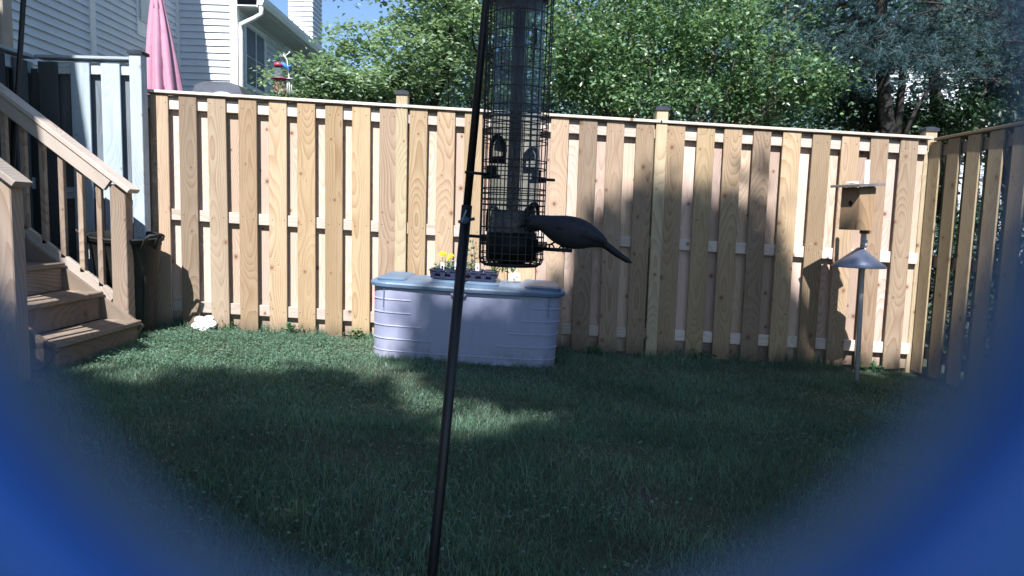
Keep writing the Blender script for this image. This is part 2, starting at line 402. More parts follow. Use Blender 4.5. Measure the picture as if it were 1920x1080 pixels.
front = [298, 352, 408.5, 464, 520, 575, 626.5, 679, 728.5, 784, 837, 889, 943, 996.5, 1051, 1104, 1157, 1211, 1270, 1325, 1378, 1432.5, 1488, 1543.5, 1599.5, 1656.5, 1711]
fx = [at(p, 200, FY-.03)[0] for p in front]
for i, x in enumerate(fx):
    o = link('picket', picket_me[i % 5], fence, (x, -.03+rng.normal()*.0012, ftop(x)-.028-PH-(rng.random()*.008)), (rng.normal()*.001, rng.normal()*.0022, rng.normal()*.006))
for i in range(len(fx)-1):
    if i in (8, 17): continue
    x = (fx[i]+fx[i+1])/2+rng.normal()*.004
    link('picket', back_me[i % 2], fence, (x, .03+.0085, ftop(x)-.028-PH), (0, rng.normal()*.002, rng.normal()*.006))
for x in (fx[0]-.055, 3.205, (fx[8]+fx[9])/2-.075, (fx[8]+fx[9])/2+.072, (fx[17]+fx[18])/2-.074, (fx[17]+fx[18])/2+.071):
    link('picket', back_me[0], fence, (x, .0385, ftop(x)-.028-PH), (0, 0, 0))
posts = [at(755, 200, FY)[0], at(1242, 208, FY-.03)[0], 3.245]
ends = [at(283, 200, FY)[0]-.04, posts[0], posts[1], 3.20]
slope = math.atan(.0317)
for a, b in zip(ends[:-1], ends[1:]):
    L = b-a-.002; cx = (a+b)/2
    for dz, sy, sz, yy in ((.075, .036, .088, 0), (.93, .036, .088, 0), (1.655, .036, .088, 0)):
        m = MB(); m.box((0, 0, 0), (L, sy, sz), None, .003, 0)
        m.build('rail', wood_rail, fence, (cx, .005, ftop(cx)-dz-.02), (0, slope, rng.normal()*.001))
    m = MB(); m.box((0, 0, 0), (L-.002 if b != ends[-1] else L+.03, .115, .022), None, .003, 0)
    m.build('top_cap', wood_rail, fence, (cx, .0, ftop(cx)-.013), (0, slope, 0))
def post_cap_mesh(w=.096):
    m = MB(); h = w/2+.006
    m.box((0, 0, .011), (2*h, 2*h, .022)); k = h*.55
    m.add([(-h, -h, .022), (h, -h, .022), (h, h, .022), (-h, h, .022), (-k, -k, .036), (k, -k, .036), (k, k, .036), (-k, k, .036)],
          [(0, 1, 5, 4), (1, 2, 6, 5), (2, 3, 7, 6), (3, 0, 4, 7), (4, 5, 6, 7)])
    return m.mesh('post_cap', capm)
pcm = post_cap_mesh()
for i, x in enumerate(posts):
    hh = ftop(x)+(.075 if i < 2 else .05); m = MB(); m.box((0, 0, hh/2-.1), (.089, .089, hh+.2), None, .004, 2)
    p = m.build('post', wood_post, fence, (x, 0 if i < 2 else .06, 0)); p.location.y = -.001 if i < 2 else .062
    link('post_cap', pcm, p, (0, 0, hh-.002))

# ---------------------------------------------------------------- side fence on the right
SX = 3.27
side = thing('wooden_fence', (SX, 5.4, 0), 'shaded greenish tan fence running towards the viewer at the right edge', 'fence', 0)
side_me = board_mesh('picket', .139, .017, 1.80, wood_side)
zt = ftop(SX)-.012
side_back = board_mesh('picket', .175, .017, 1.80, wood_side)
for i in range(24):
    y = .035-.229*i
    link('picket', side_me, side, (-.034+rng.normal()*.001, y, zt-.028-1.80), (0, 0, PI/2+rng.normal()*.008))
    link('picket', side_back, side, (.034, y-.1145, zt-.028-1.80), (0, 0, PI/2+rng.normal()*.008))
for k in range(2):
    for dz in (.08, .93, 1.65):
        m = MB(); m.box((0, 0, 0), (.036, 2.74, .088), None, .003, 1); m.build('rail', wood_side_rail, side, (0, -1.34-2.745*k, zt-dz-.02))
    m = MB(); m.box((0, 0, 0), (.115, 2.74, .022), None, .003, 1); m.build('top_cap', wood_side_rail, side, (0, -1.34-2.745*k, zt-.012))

# ---------------------------------------------------------------- old grey fence
GY = 5.36
gz_top = at(200, 108, GY)[2]
gf = thing('weathered_fence', (at(266, 300, GY)[0], GY, 0), 'tall weathered grey board fence with dark capped post left of the new fence', 'fence')
gx0 = gf.location.x
gh = gz_top-.12
g_me = board_mesh('picket', .142, .017, gh-.03, grey_z)
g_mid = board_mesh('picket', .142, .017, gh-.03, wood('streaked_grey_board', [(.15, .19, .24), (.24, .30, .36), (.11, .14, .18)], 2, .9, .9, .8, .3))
g_dark = board_mesh('picket', .142, .017, gh-.03, wood('shade_dark_board', [(.07, .085, .09), (.10, .12, .13), (.055, .065, .07)], 2, .6, .9, .6, .4))  # the shade of this corner is put into the board colour
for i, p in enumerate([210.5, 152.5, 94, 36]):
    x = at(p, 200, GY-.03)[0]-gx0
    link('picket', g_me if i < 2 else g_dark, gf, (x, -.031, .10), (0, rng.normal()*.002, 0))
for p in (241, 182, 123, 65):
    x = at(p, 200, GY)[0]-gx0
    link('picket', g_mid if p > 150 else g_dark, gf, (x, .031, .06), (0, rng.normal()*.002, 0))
xe = at(76, 200, GY)[0]-gx0
for z in (gz_top-.085, at(255, 365, GY)[2], .30):
    m = MB(); m.box((0, 0, 0), (-xe, .036, .088), None, .003, 0); m.build('rail', grey_x, gf, (xe/2, .003, z))
m = MB(); m.box((0, 0, 0), (-xe-.05, .11, .022), None, .003, 0); m.build('top_cap', grey_x, gf, (xe/2-.02, 0, gz_top-.012))
m = MB(); m.box((0, 0, gz_top/2+.01), (.089, .089, gz_top+.02), None, .004, 2); gp = m.build('post', grey_z, gf, (0, -.02, 0))
link('post_cap', post_cap_mesh(.1), gp, (.004, 0, gz_top+.018))
# its second run, towards the viewer
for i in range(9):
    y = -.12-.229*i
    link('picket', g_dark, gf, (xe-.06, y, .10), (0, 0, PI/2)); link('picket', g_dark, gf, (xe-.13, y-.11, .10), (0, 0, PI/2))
for z in (gz_top-.085, 1.2, .35):
    m = MB(); m.box((0, 0, 0), (.036, 2.1, .088), None, .003, 1); m.build('rail', grey_z, gf, (xe-.095, -1.0, z))
m = MB(); m.box((0, 0, 0), (.11, 2.1, .022), None, .003, 1); m.build('top_cap', grey_z, gf, (xe-.09, -1.02, gz_top-.010))

# ---------------------------------------------------------------- stairs and deck on the left
ST_Y0, ST_Y1 = 3.93, 4.80       # near and far ends of the treads
a = at(265, 600, ST_Y1); b = at(193, 548, ST_Y1); c = at(122, 492, ST_Y1)
stairs = thing('deck_stairs', (a[0], ST_Y1, gz(a[0])), 'brown wooden deck stairs with three visible treads and a baluster rail at left', 'stairs')
sx0, sz0 = a[0], gz(a[0]); run = (a[0]-c[0])/2; rise = (c[2]-a[2])/2; zt0 = a[2]-sz0
yc, yl = (ST_Y0+ST_Y1)/2-ST_Y1, ST_Y1-ST_Y0
for k in range(6):
    zt = zt0+k*rise; x = -k*run
    for j in range(2):          # two boards make a tread
        m = MB(); m.box((0, 0, 0), (.135, yl+(.04 if k == 0 else 0), .036), None, .006, 1)
        m.build('tread', step_y, stairs, (x-.0675-j*.139, yc-(.02 if k == 0 else 0), zt-.018), (0, rng.normal()*.006, 0))
    h = (zt-.036)-(-.05) if k == 0 else rise-.037
    m = MB(); m.box((0, 0, 0), (.036, yl-.004, h), None, .004, 1)
    m.build('riser', step_y, stairs, (x-.045, yc, zt-.036-h/2-.0005))
sd = Vector((-run, 0, rise)).normalized()
def along(x0, z0, L): return (x0, 0, z0), (x0+sd.x*L, 0, z0+sd.z*L)
for y in (.022, -yl-.022):
    m = MB(); p, q = along(-.07, .02, 2.3); m.bar((p[0], y, p[2]), (q[0], y, q[2]), .036, .24, (0, 0, 1), .004); m.build('stringer', step_y, stairs)
m = MB(); m.box((0, 0, 0), (.30, .036, zt0-.04), None, .003, 0); m.build('side_board', step_y, stairs, (-.17, -yl-.005, (zt0-.04)/2-.01))
RY = .07     # far rail plane, behind the treads
def rail_set(px_newel, Yn, y_local, ytop, full=True):
    P = at(px_newel, ytop, Yn); x = P[0]-sx0; zt_ = P[2]-sz0
    m = MB(); m.box((0, 0, (zt_)/2-.025), (.105, .105, zt_-.01), Matrix.Rotation(rad(4), 3, 'Z'), .005, 2)
    n = m.build('newel_post', stair_z, stairs, (x, y_local, 0))
    # sloping rail: flat cap over an upright board
    L = 1.9
    p, q = along(x+.10, zt_-.075, L)
    m = MB(); m.bar((p[0], 0, p[2]), (q[0], 0, q[2]), .14, .034, (0, 0, 1), .005); m.build('handrail', stair_x, stairs, (0, y_local-.02, 0)).data.materials[0] = stair_x
    p, q = along(x-.05, zt_-.055, L-.1)
    m = MB(); m.bar((p[0], 0, p[2]+.018), (q[0], 0, q[2]+.018), .036, .088, (0, 0, 1), .004); m.build('upper_rail', stair_x, stairs, (0, y_local-.06, 0))
    return x, zt_
nx, nz = rail_set(226, ST_Y1+.07, RY, 338)
p, q = along(nx-.055, .30, 1.9)
m = MB(); m.bar((p[0], 0, p[2]), (q[0], 0, q[2]), .036, .088, (0, 0, 1), .004); m.build('lower_rail', stair_x, stairs, (0, RY-.03, 0))
tan_s = rise/run
def balusters(nx, nz, yy):
    for k in range(9):
        x = nx-.13-.1285*k; zb = .33+(nx-x)*tan_s-.04; ztp = nz-.13+(nx-x)*tan_s
        m = MB(); m.box((0, 0, (zb+ztp)/2), (.036, .036, ztp-zb), None, .003, 2); m.build('baluster', stair_z, stairs, (x, yy, 0))
balusters(nx, nz, RY-.03)
NY = 3.62
n2x, n2z = rail_set(10, NY, NY-ST_Y1, 318)
balusters(n2x, n2z, NY-ST_Y1-.03)
p, q = along(n2x-.055, .30, 1.9)
m = MB(); m.bar((p[0], 0, p[2]), (q[0], 0, q[2]), .036, .088, (0, 0, 1), .004); m.build('lower_rail', stair_x, stairs, (0, NY-ST_Y1-.03, 0))
# deck behind the stairs
dk = thing('wooden_deck', (-5.4, 4.2, gz(-5.4)), 'raised brown wooden deck at the top of the stairs', 'deck')
zd = zt0+6*rise+sz0-gz(-5.4)
for i in range(14):
    m = MB(); m.box((0, 0, 0), (.135, 2.6, .036), None, .004, 1); m.build('deck_board', step_y, dk, (1.1-.14*i, -.4, zd))
for x, y in ((1.1, .8), (1.1, -1.6), (-.8, .8)):
    m = MB(); m.box((0, 0, (zd+.7)/2), (.1, .1, zd+.9), None, .004, 2); m.build('deck_post', stair_z, dk, (x, y, 0))
# unseen upper deck, added to block sun and sky over the corner
ud = thing('added_upper_deck', (-5.6, 3.4, gz(-5.6)), 'unseen upper storey deck added above the stairs to shade the corner', 'deck')
ge_ = at(145, 112, 5.36); ex_ = ge_[0]-(2.95-ge_[2])*.119
for i in range(24):
    m = MB(); m.box((0, 0, 0), (.137, 4.3, .036), None, .003, 1); m.build('deck_board', step_y, ud, (ex_-.07-.14*i+5.6, -.45, 2.95-gz(-5.6)))
for i in range(8):
    m = MB(); m.box((0, 0, 0), (3.3, .038, .18), None, .003, 0); m.build('joist', step_y, ud, (ex_-1.75+5.6, -2.5+.58*i, 2.83-gz(-5.6)))
up_ = at(-60, 200, 4.95)
for x, y in ((up_[0]+5.6, 1.5), (-1.2, 1.5), (-1.2, -2.2)):
    m = MB(); m.box((0, 0, 1.3), (.10, .10, 2.95), None, .005, 2); m.build('support_post', step_y, ud, (x, y, 0))
# pale porch column with its bracket, top left corner
pc = at(6, 60, 6.2)
col = thing('porch_column', (pc[0]-.02, 6.2, gz(pc[0])), 'pale painted porch column with curved bracket in the upper left corner', 'column')
m = MB(); m.box((0, 0, 2.6), (.13, .13, 2.2), None, .01, 2); m.build('shaft', plain('cream_paint', (.42, .38, .30), .6, .1, 5), col)
m = MB(); m.box((0, 0, .75), (.09, .09, 1.5), None, .005, 2); m.build('base_post', stair_z, col)
m = MB(); pts = [(.065+.26*math.sin(t)*1.0, 3.06+.26*(1-math.cos(t))) for t in np.linspace(0, PI/2, 8)]+[(.305, 3.5), (.045, 3.5)]
m.add([(x, -.03, z-.2) for x, z in pts]+[(x, .03, z-.2) for x, z in pts], [(i, (i+1) % 10, 10+(i+1) % 10, 10+i) for i in range(10)]+[tuple(range(10)), tuple(range(19, 9, -1))])
m.build('bracket', bpy.data.materials['cream_paint'], col)
pa, pb = at(49, -80, 4.98), at(33, 175, 4.98)
pole = MB(); pc2 = pb+(pb-pa)*2.9; pole.tube([Vector(pa)+Vector((0, 0, .5)), pa, pb, pc2], .0175, 10)
o = pole.build('metal_pole', black_metal); tag(o, 'thin black pole rising behind the upper stair handrail at far left', 'pole')

# ---------------------------------------------------------------- bin
bc = at(240, 600, 5.14); BZ = gz(bc[0])
binn = thing('rubbish_bin', (bc[0], 5.14, BZ), 'open round charcoal plastic bin between the stairs and fence', 'bin')
brim = at(240, 440, 5.10)[2]-BZ
m = MB(); m.lathe([(0, .01), (.195, .01), (.205, .03), (.24, brim*.6), (.268, brim-.07), (.272, brim-.065), (.275, brim-.03), (.292, brim-.028), (.292, brim), (.272, brim), (.265, brim-.07), (.2, .05), (0, .04)], n=40)
m.build('bin_body', rubbish_m, binn)
m = MB(); m.ring((0, 0, brim-.004), .290, .010, 40, 6); m.build('rim', rubbish_m, binn)
for s in (1, -1):
    m = MB(); m.tube([(s*.28, -.06, brim-.07), (s*.32, -.06, brim+.01), (s*.365, -.055, brim+.035), (s*.365, .055, brim+.035), (s*.32, .06, brim+.01), (s*.28, .06, brim-.07)], .014, 8)
    m.build('handle', rubbish_m, binn, rot=(0, 0, rad(-25) if s > 0 else rad(20)))
for k in range(6):
    aa = -PI/2+rad(-62+k*25); m = MB(); m.bar((math.cos(aa)*.202, math.sin(aa)*.202, .05), (math.cos(aa)*.244, math.sin(aa)*.244, brim*.62), .02, .012, (math.cos(aa), math.sin(aa), 0), .003)
    m.build('rib', rubbish_m, binn)
m = MB(); m.box((-.268, -.06, brim-.13), (.003, .075, .10), Matrix.Rotation(.22, 3, 'Z')); m.build('sticker', trim, binn)

binn.rotation_euler = (rad(5), rad(3), 0); binn.scale = (.86, .86, 1)
# broad weeds at the foot of the fence and a few in the lawn
weed_me = []
for i, (px, py, lab) in enumerate(((545, 612, 'broad-leaved weed below the picket gap left of the box, left one'), (668, 626, 'leafy weed at the fence foot just left of the storage box'), (1118, 655, 'leafy weed at the fence foot right of the storage box'),
                                   (420, 606, 'tiny upright weed before the fence right of the white ornament'), (1640, 690, 'grassy weed beside the birdhouse pole at the fence foot'), (1310, 672, 'small weed at the shaded fence foot right of the tall middle post'))):
    p = at(px, py, 5.42); wd = thing('weed_plant', (p[0], 5.42, gz(p[0])), lab, 'weed')
    n_ = 26 if i != 3 else 14; C = rng.normal(size=(n_, 3))*[.045, .02, .022]+[0, 0, .05]
    quads('foliage', C, (.03, .06), pepper_m, wd, flat=.6, droop=.2); m = MB()
    for c_ in C[::4]: m.tube([(0, 0, 0), tuple(c_)], .0015, 4)
    m.build('stem', pepper_m, wd)
# ---------------------------------------------------------------- white flower ornament
oc = at(381, 600, 5.36)
orn = thing('garden_ornament', (oc[0], 5.40, gz(oc[0])), 'white flower-shaped pierced garden ornament leaning at the foot of the fence', 'ornament')
def lobed(R, amp, n=5, N=60, ph=.3): return [((R+amp*abs(math.cos(n*t/2+ph))**.8*1.0)*math.cos(t), (R*.80+amp*.7*abs(math.cos(n*t/2+ph))**.8)*math.sin(t)) for t in np.linspace(0, 2*PI, N, endpoint=False)]
Mo = Matrix.Translation((0, -.02, .055)) @ Matrix.Rotation(rad(50), 4, 'X')
m = MB(); m.prism(lobed(.064, .036), -.008, .008).xf(Mo); m.build('plate', white_glow, orn)
m = MB(); o1, o2 = lobed(.064, .036), lobed(.054, .033)
n = 60; m.add([(x, y, .008) for x, y in o1]+[(x, y, .016) for x, y in o1]+[(x, y, .016) for x, y in o2]+[(x, y, .0085) for x, y in o2], [(r*n+i, r*n+(i+1) % n, (r+1)*n+(i+1) % n, (r+1)*n+i) for r in range(3) for i in range(n)]).xf(Mo); m.build('edge', white_glow, orn)
m = MB()
for i in range(16):
    t = i*2.4; r = .018+.0045*i; m.lathe([(0, .0105), (.0042, .0105), (.0044, .0095)], (r*math.cos(t), r*.78*math.sin(t), 0), 8)
m.xf(Mo); m.build('holes', plain('shadowed_hole', (.25, .25, .27), .9), orn)['kind'] = 'stuff'

# ---------------------------------------------------------------- deck box
BY = 4.80; bl = at(697, 672, BY); br_ = at(1045, 690, BY)
bw = br_[0]-bl[0]+.045; bxc = (bl[0]+br_[0])/2-.012; bd = .56
gq = NG('mud_splashed_box_plastic'); tq = gq.n('ShaderNodeTexCoord'); sq_ = gq.n('ShaderNodeSeparateXYZ'); gq.l(tq.outputs['Object'], sq_.inputs[0])
nq = gq.noise(tq.outputs['Object'], 14, 5, .65); st_ = gq.noise(gq.vec(gq.math('MULTIPLY', sq_.outputs[0], 30), 0, gq.math('MULTIPLY', sq_.outputs[2], 1.5)), 1, 3, .6)
cq = gq.mix(gq.rng(st_, .5, .8, 0, .35), (.30, .325, .46), (.23, .25, .35))
cq = gq.mix(gq.math('MULTIPLY', gq.rng(sq_.outputs[2], 0, .16, .8, 0), gq.rng(nq, .4, .65)), cq, (.16, .15, .13))
gq.l(cq, gq.b.inputs['Base Color']); gq.b.inputs['Roughness'].default_value = .5; gq.bump(gq.noise(tq.outputs['Object'], 500, 2), .2, .001); box_body_m = gq.m
dbox = thing('deck_box', (bxc, BY+bd/2, gz(bxc)), 'long lavender grey plastic storage box with slate blue lid on the lawn', 'storage box')
dbox.rotation_euler = (0, -math.atan(KG)*-1*-1, 0)
dbox.rotation_euler = (0, math.atan(-KG), 0)
lidz = at(870, 545, BY)[2]-gz(bxc)
def rrect(w, d, r, bulge=0, n=7):
    """rounded rectangle, front side (-y) bows out"""
    pts = []
    for cx, cy, a0 in ((w/2-r, -d/2+r, -PI/2), (w/2-r, d/2-r, 0), (-w/2+r, d/2-r, PI/2), (-w/2+r, -d/2+r, PI)):
        for i in range(n): t = a0+PI/2*i/(n-1); pts.append([cx+r*math.cos(t), cy+r*math.sin(t)])
    k = 14
    x0, x1 = -w/2+r, w/2-r
    pts += [[x0+(x1-x0)*i/k, -d/2] for i in range(1, k)]
    for p in pts:
        if p[1] < 0: p[1] -= bulge*max(0, 1-(p[0]/(w/2))**2)*(-p[1]/(d/2))
    return [tuple(p) for p in pts]
def loft(m, rings, capt=True, capb=False):
    n = len(rings[0][0]); vs = []
    for pts, z in rings: vs += [(x, y, z(x, y) if callable(z) else z) for x, y in pts]
    fs = [(j*n+i, j*n+(i+1) % n, (j+1)*n+(i+1) % n, (j+1)*n+i) for j in range(len(rings)-1) for i in range(n)]
    if capt: fs.append(tuple(range((len(rings)-1)*n, len(rings)*n)))
    if capb: fs.append(tuple(range(n-1, -1, -1)))
    m.add(vs, fs, False); return m
m = MB()
nco = 5; ch = (lidz-.045)/nco
lv = [(rrect(bw-.05, bd-.02, .13, .035), -.02), (rrect(bw-.05, bd-.02, .13, .035), .045)]
for i in range(nco):
    z0 = .05+i*ch; g = .012+.008*i/nco
    lv += [(rrect(bw-.05+.03*i/nco+.006, bd-.02, .13, .035), z0), (rrect(bw-.05+.03*(i+1)/nco, bd-.02, .13, .035), z0+ch-.002)]
loft(m, [(rrect(bw-.045, bd-.02, .13, .035), -.02), (rrect(bw-.045, bd-.02, .13, .035), .05), (rrect(bw-.015, bd, .13, .035), lidz)])
m.build('box_body', box_body_m, dbox)
def strip(zr, xa, xb, full=False, th=.008, pr=.006):
    """raised bead following the front and the rounded end"""
    q = (zr-.05)/(lidz-.05); w = bw-.045+.03*q; d = bd-.02+.02*q; r = .13
    P = rrect(w, d, r, .035, 9)
    fr = [p for p in P if p[1] < d/2-r+.02]
    fr.sort(key=lambda p: (math.atan2(p[1]-.0, p[0]) if True else 0))
    L = sorted([p for p in fr], key=lambda p: p[0]+ (0 if p[1] < -d/2+.005 else 0))
    fr2 = [p for p in fr if xa <= p[0] <= xb]
    fr2.sort(key=lambda p: (p[0], -p[1] if p[0] < 0 else p[1]))
    m = MB(); vs = []; n = len(fr2)
    for x, y in fr2:
        l = math.hypot(x, y); cx = max(-w/2+r, min(w/2-r, x)); nx_, ny_ = x-cx, y-(-d/2+r) if abs(x) > w/2-r else -1
        ll = math.hypot(nx_, ny_) or 1; nx_, ny_ = nx_/ll, ny_/ll
        for o_, z_ in ((-.004, th), (pr*.4, th*.9), (pr, 0), (-.004, -.001)): vs.append((x+nx_*o_, y+ny_*o_, zr+z_))
    fs = [(i*4+j, (i+1)*4+j, (i+1)*4+(j+1) % 4, i*4+(j+1) % 4) for i in range(n-1) for j in range(4)]
    fs += [(0, 1, 2, 3), tuple((n-1)*4+j for j in (3, 2, 1, 0))]
    m.add(vs, fs); return m
for i, (l0, r0) in enumerate(((.62, .60), (.665, .62), (.71, .655), (.78, .70))):   # upwards: beads get shorter
    q = [.78, .71, .665, .62][i]; zr = .05+(lidz-.05)*(.195+.20*i)
    half = bw/2
    xL = -half+(q-.35)*.72; 
    strip(zr, -half-.1, [-.20, -.29, -.345, -.375][i]).build('bead', box_m, dbox)
    strip(zr, [.155, .24, .32, .365][i]+.02, half+.1).build('bead', box_m, dbox)
strip(.055, -bw, bw, th=.006, pr=.005).build('bead', box_m, dbox)
for s in (-1, 1):
    m = MB(); m.box((s*(bw/2-.10), -bd/2-.0175, lidz-.085), (.004, .008, .13)); m.build('panel_seam', lid_m, dbox)
m = MB(); m.lathe([(0, .0), (.055, 0), (.055, .006), (0, .006)], (0, 0, 0), 20, True, 1, .55).xf(Matrix.Translation((-.055, -bd/2-.047, lidz-.025)) @ Matrix.Rotation(rad(90), 4, 'X')); m.build('hand_grip', box_m, dbox)
dome = lambda h: (lambda x, y: lidz+h-.022*(x/(bw/2))**2-.04*(max(0, -y)/(bd/2))**2)
lw_, ld = bw+.028, bd+.03
m = MB(); loft(m, [(rrect(lw_-.04, ld-.03, .12, .045), lidz-.012), (rrect(lw_, ld, .13, .05), lidz-.004), (rrect(lw_+.006, ld+.006, .13, .05), lidz+.016), (rrect(lw_-.004, ld-.004, .13, .05), lidz+.027),
                   (rrect(lw_-.05, ld-.05, .12, .045), lambda x, y: lidz+.036), (rrect(lw_-.09, ld-.10, .11, .04), lambda x, y: lidz+.042), (rrect(lw_-.3, ld-.36, .05, .02), lambda x, y: lidz+.048)], capb=True)
m.build('lid', lid_m, dbox)
for (x0, x1, h) in ((-.635, -.435, .014), (-.265, -.02, .012), (-.02, .215, .016), (.40, .655, .020)):
    m = MB(); cx, w = (x0+x1)/2, x1-x0
    loft(m, [(rrect(w, ld-.07, .04, .0), lidz+.020), (rrect(w, ld-.055, .04, .0), lambda x, y: lidz+.034+h), (rrect(w-.03, ld-.10, .03, 0), lambda x, y: lidz+.044+h)])
    m.build('lid_panel', lid_m, dbox, (cx, -.012, 0))

# ---------------------------------------------------------------- seedling tray on the box
tp = at(871, 524, BY+.20); TZ = gz(bxc)+lidz+.082
tray = thing('seedling_tray', (tp[0], BY+.22, TZ-.036*tp[0]*.3), 'dark blue plastic tray of seedlings with yellow marigolds on the lid', 'plant tray', 0)
tray.location.z = at(871, 526, BY+.10)[2]; tray.rotation_euler = (0, math.atan(.0365), rad(-3))
tw, td, th = .475, .26, .062
m = MB(); m.box((0, 0, .004), (tw-.03, td-.02, .006)); m.build('tray_floor', tray_m, tray)
m = MB()
for s in (-1, 1):
    m.box((0, s*(td/2), th), (tw, .010, .008)); m.box((0, s*(td/2-.006), .012), (tw-.03, .006, .016))
    m.box((s*(tw/2), 0, th), (.010, td-.01, .008)); m.box((s*(tw/2-.008), 0, .012), (.006, td-.03, .016))
m.build('tray_rim', tray_m, tray)
for i in range(7):
    x = -tw/2+.02+(tw-.04)*i/6
    for s in (-1, 1):
        m = MB(); m.add([(x-.022, s*(td/2-.004), th-.004), (x+.022, s*(td/2-.004), th-.004), (x+.014, s*(td/2-.005), .018), (x-.014, s*(td/2-.005), .018),
                         (x-.022, s*(td/2-.008), th-.004), (x+.022, s*(td/2-.008), th-.004), (x+.014, s*(td/2-.009), .018), (x-.014, s*(td/2-.009), .018)],
                        [(0, 1, 2, 3), (7, 6, 5, 4), (0, 3, 7, 4), (1, 5, 6, 2), (0, 4, 5, 1), (3, 2, 6, 7)]); m.build('tray_side', tray_m, tray)
for i in range(5):
    for s in (-1, 1):
        m = MB(); k = .036; m.add([(-k, -k*1.2, .062), (k, -k*1.2, .062), (k, k*1.2, .062), (-k, k*1.2, .062), (-.026, -.03, 0), (.026, -.03, 0), (.026, .03, 0), (-.026, .03, 0)],
                                  [(0, 4, 5, 1), (1, 5, 6, 2), (2, 6, 7, 3), (3, 7, 4, 0), (4, 7, 6, 5)])
        pt = m.build('cell_pack', tray_m, tray, (-.18+.09*i, s*.062, .012))
        m = MB(); m.box((0, 0, .056), (.066, .08, .004)); m.build('soil', soil_m, pt)
TL = np.array(tray.location)
def plant(parent, pos, nleaf, spread, size, mat, stems, name='foliage', droop=.3, top=None):
    pos = np.array(pos)
    C = pos+rng.normal(size=(nleaf, 3))*spread+[0, 0, spread[2]*1.2]
    quads(name, C, size, mat, parent, droop=droop, flat=.2)
    m = MB()
    for _ in range(stems):
        e = C[rng.integers(nleaf)]; m.tube([pos, (pos+e)/2+rng.normal(size=3)*.004, e], .0012, 4)
    m.build('stem', pepper_m, parent)
def plant_thing(name, label, loc, cat='plant', group=None): return thing(name, loc, label, cat, 0, group)
yellow = plain('marigold_yellow', (.85, .62, .03), .6, .15, 60); maroon = plain('dark_bloom', (.16, .05, .09), .7)
def bloom(parent, p, r, mat, name='bloom'):
    m = MB()
    for k in range(3):
        for i in range(9):
            t = 2*PI*i/9+k*.4; rr = r*(1-.25*k); z = .004*k
            m.add([(p[0], p[1], p[2]+z), (p[0]+rr*math.cos(t-.3), p[1]+rr*math.sin(t-.3), p[2]+z+.005), (p[0]+rr*1.15*math.cos(t), p[1]+rr*1.15*math.sin(t), p[2]+z+.002+.004*k), (p[0]+rr*math.cos(t+.3), p[1]+rr*math.sin(t+.3), p[2]+z+.005)], [(0, 1, 2, 3)])
    m.lathe([(0, -.008), (r*.45, -.004), (r*.6, .006), (r*.3, .015), (0, .016)], p, 10)
    return m.build(name, mat, parent)
mg = plant_thing('marigold_plant', 'grey-green marigold plant with yellow blooms in the left end of the tray', TL+[-.13, 0, .07])
plant(mg, (.03, -.02, 0), 190, (.045, .04, .022), (.014, .030), herb_m, 26)
plant(mg, (-.06, -.02, 0), 60, (.018, .03, .014), (.012, .024), herb_m, 10)
for (x, z, r) in ((-.037, .108, .021), (-.016, .106, .015), (.030, .096, .017), (.012, .074, .014)):
    m = MB(); m.tube([(x*.5, 0, 0), (x*.9, -.01, z*.6), (x, -.01, z)], .0016, 5); m.build('stem', pepper_m, mg); b = bloom(mg, (0, 0, 0), r, yellow); b.location = (x, -.012, z); b.rotation_euler = (rad(55), 0, 0)
dp = plant_thing('flowering_seedling', 'small seedling with one dark purple bloom in the middle of the tray', TL+[.045, .03, .07])
plant(dp, (0, 0, 0), 50, (.022, .02, .020), (.014, .03), herb_m, 9)
b = bloom(dp, (0, 0, 0), .012, maroon); b.location = (.002, -.01, .10); b.rotation_euler = (rad(50), 0, 0)
m = MB(); m.tube([(0, 0, 0), (.002, -.01, .10)], .0016, 5); m.build('stem', pepper_m, dp)
lv = plant_thing('leafy_seedling', 'green seedling with long drooping leaves at the right end of the tray', TL+[.20, -.01, .07])
C = np.array([(.0+.03*i+rng.normal()*.012, rng.normal()*.03, .035+rng.normal()*.02-.006*i) for i in range(-1, 6) for _ in range(4)])
quads('foliage', C, (.035, .07), pepper_m, lv, droop=1.5, flat=.0, asp=.38, fold=.5)
m = MB()
for e in C[::3]: m.tube([(0, 0, -.02), (e[0]*.5, e[1]*.5, .05), tuple(e)], .0018, 4)
m.build('stem', pepper_m, lv)
tl_ = plant_thing('tall_seedling', 'taller pale green seedling standing behind the feeder base in the tray', TL+[.06, .07, .07])
C = np.array([(-.01+rng.normal()*.025, rng.normal()*.02, .05+.02*i+rng.normal()*.01) for i in range(8) for _ in range(3)])
quads('foliage', C, (.03, .05), herb_m, tl_, droop=.8, flat=0, asp=.5); m = MB(); m.tube([(0, 0, 0), (.005, 0, .1), (-.01, 0, .2)], .002, 5); m.build('stem', pepper_m, tl_)
tagm = trim; pink = plain('pink_print', (.65, .10, .20), .6)
for i, (x, y) in enumerate(((-.155, -.09), (-.055, -.085), (.095, -.085))):
    t = thing('plant_tag', TL+[x, y, .05], ['white plant tag leftmost in the seedling tray', 'white plant tag with red print beside the marigold foliage', 'white plant tag with pink print in the middle of the tray'][i], 'plant tag', rad(rng.uniform(-15, 15)), 'plant tags in the seedling tray')
    m = MB(); m.box((0, 0, .04), (.026, .0015, .065)); m.build('tag_card', tagm, t)
    m = MB(); m.box((0, -.0013, .040), (.016, .0008, .018)); m.build('print', pink if i else tray_m, t)
pk = at(968, 532, BY+.35)
t = thing('seed_packet', (pk[0], BY+.33, tray.location.z-.01), 'small white and red seed packet on the lid right of the tray', 'packet', rad(12))
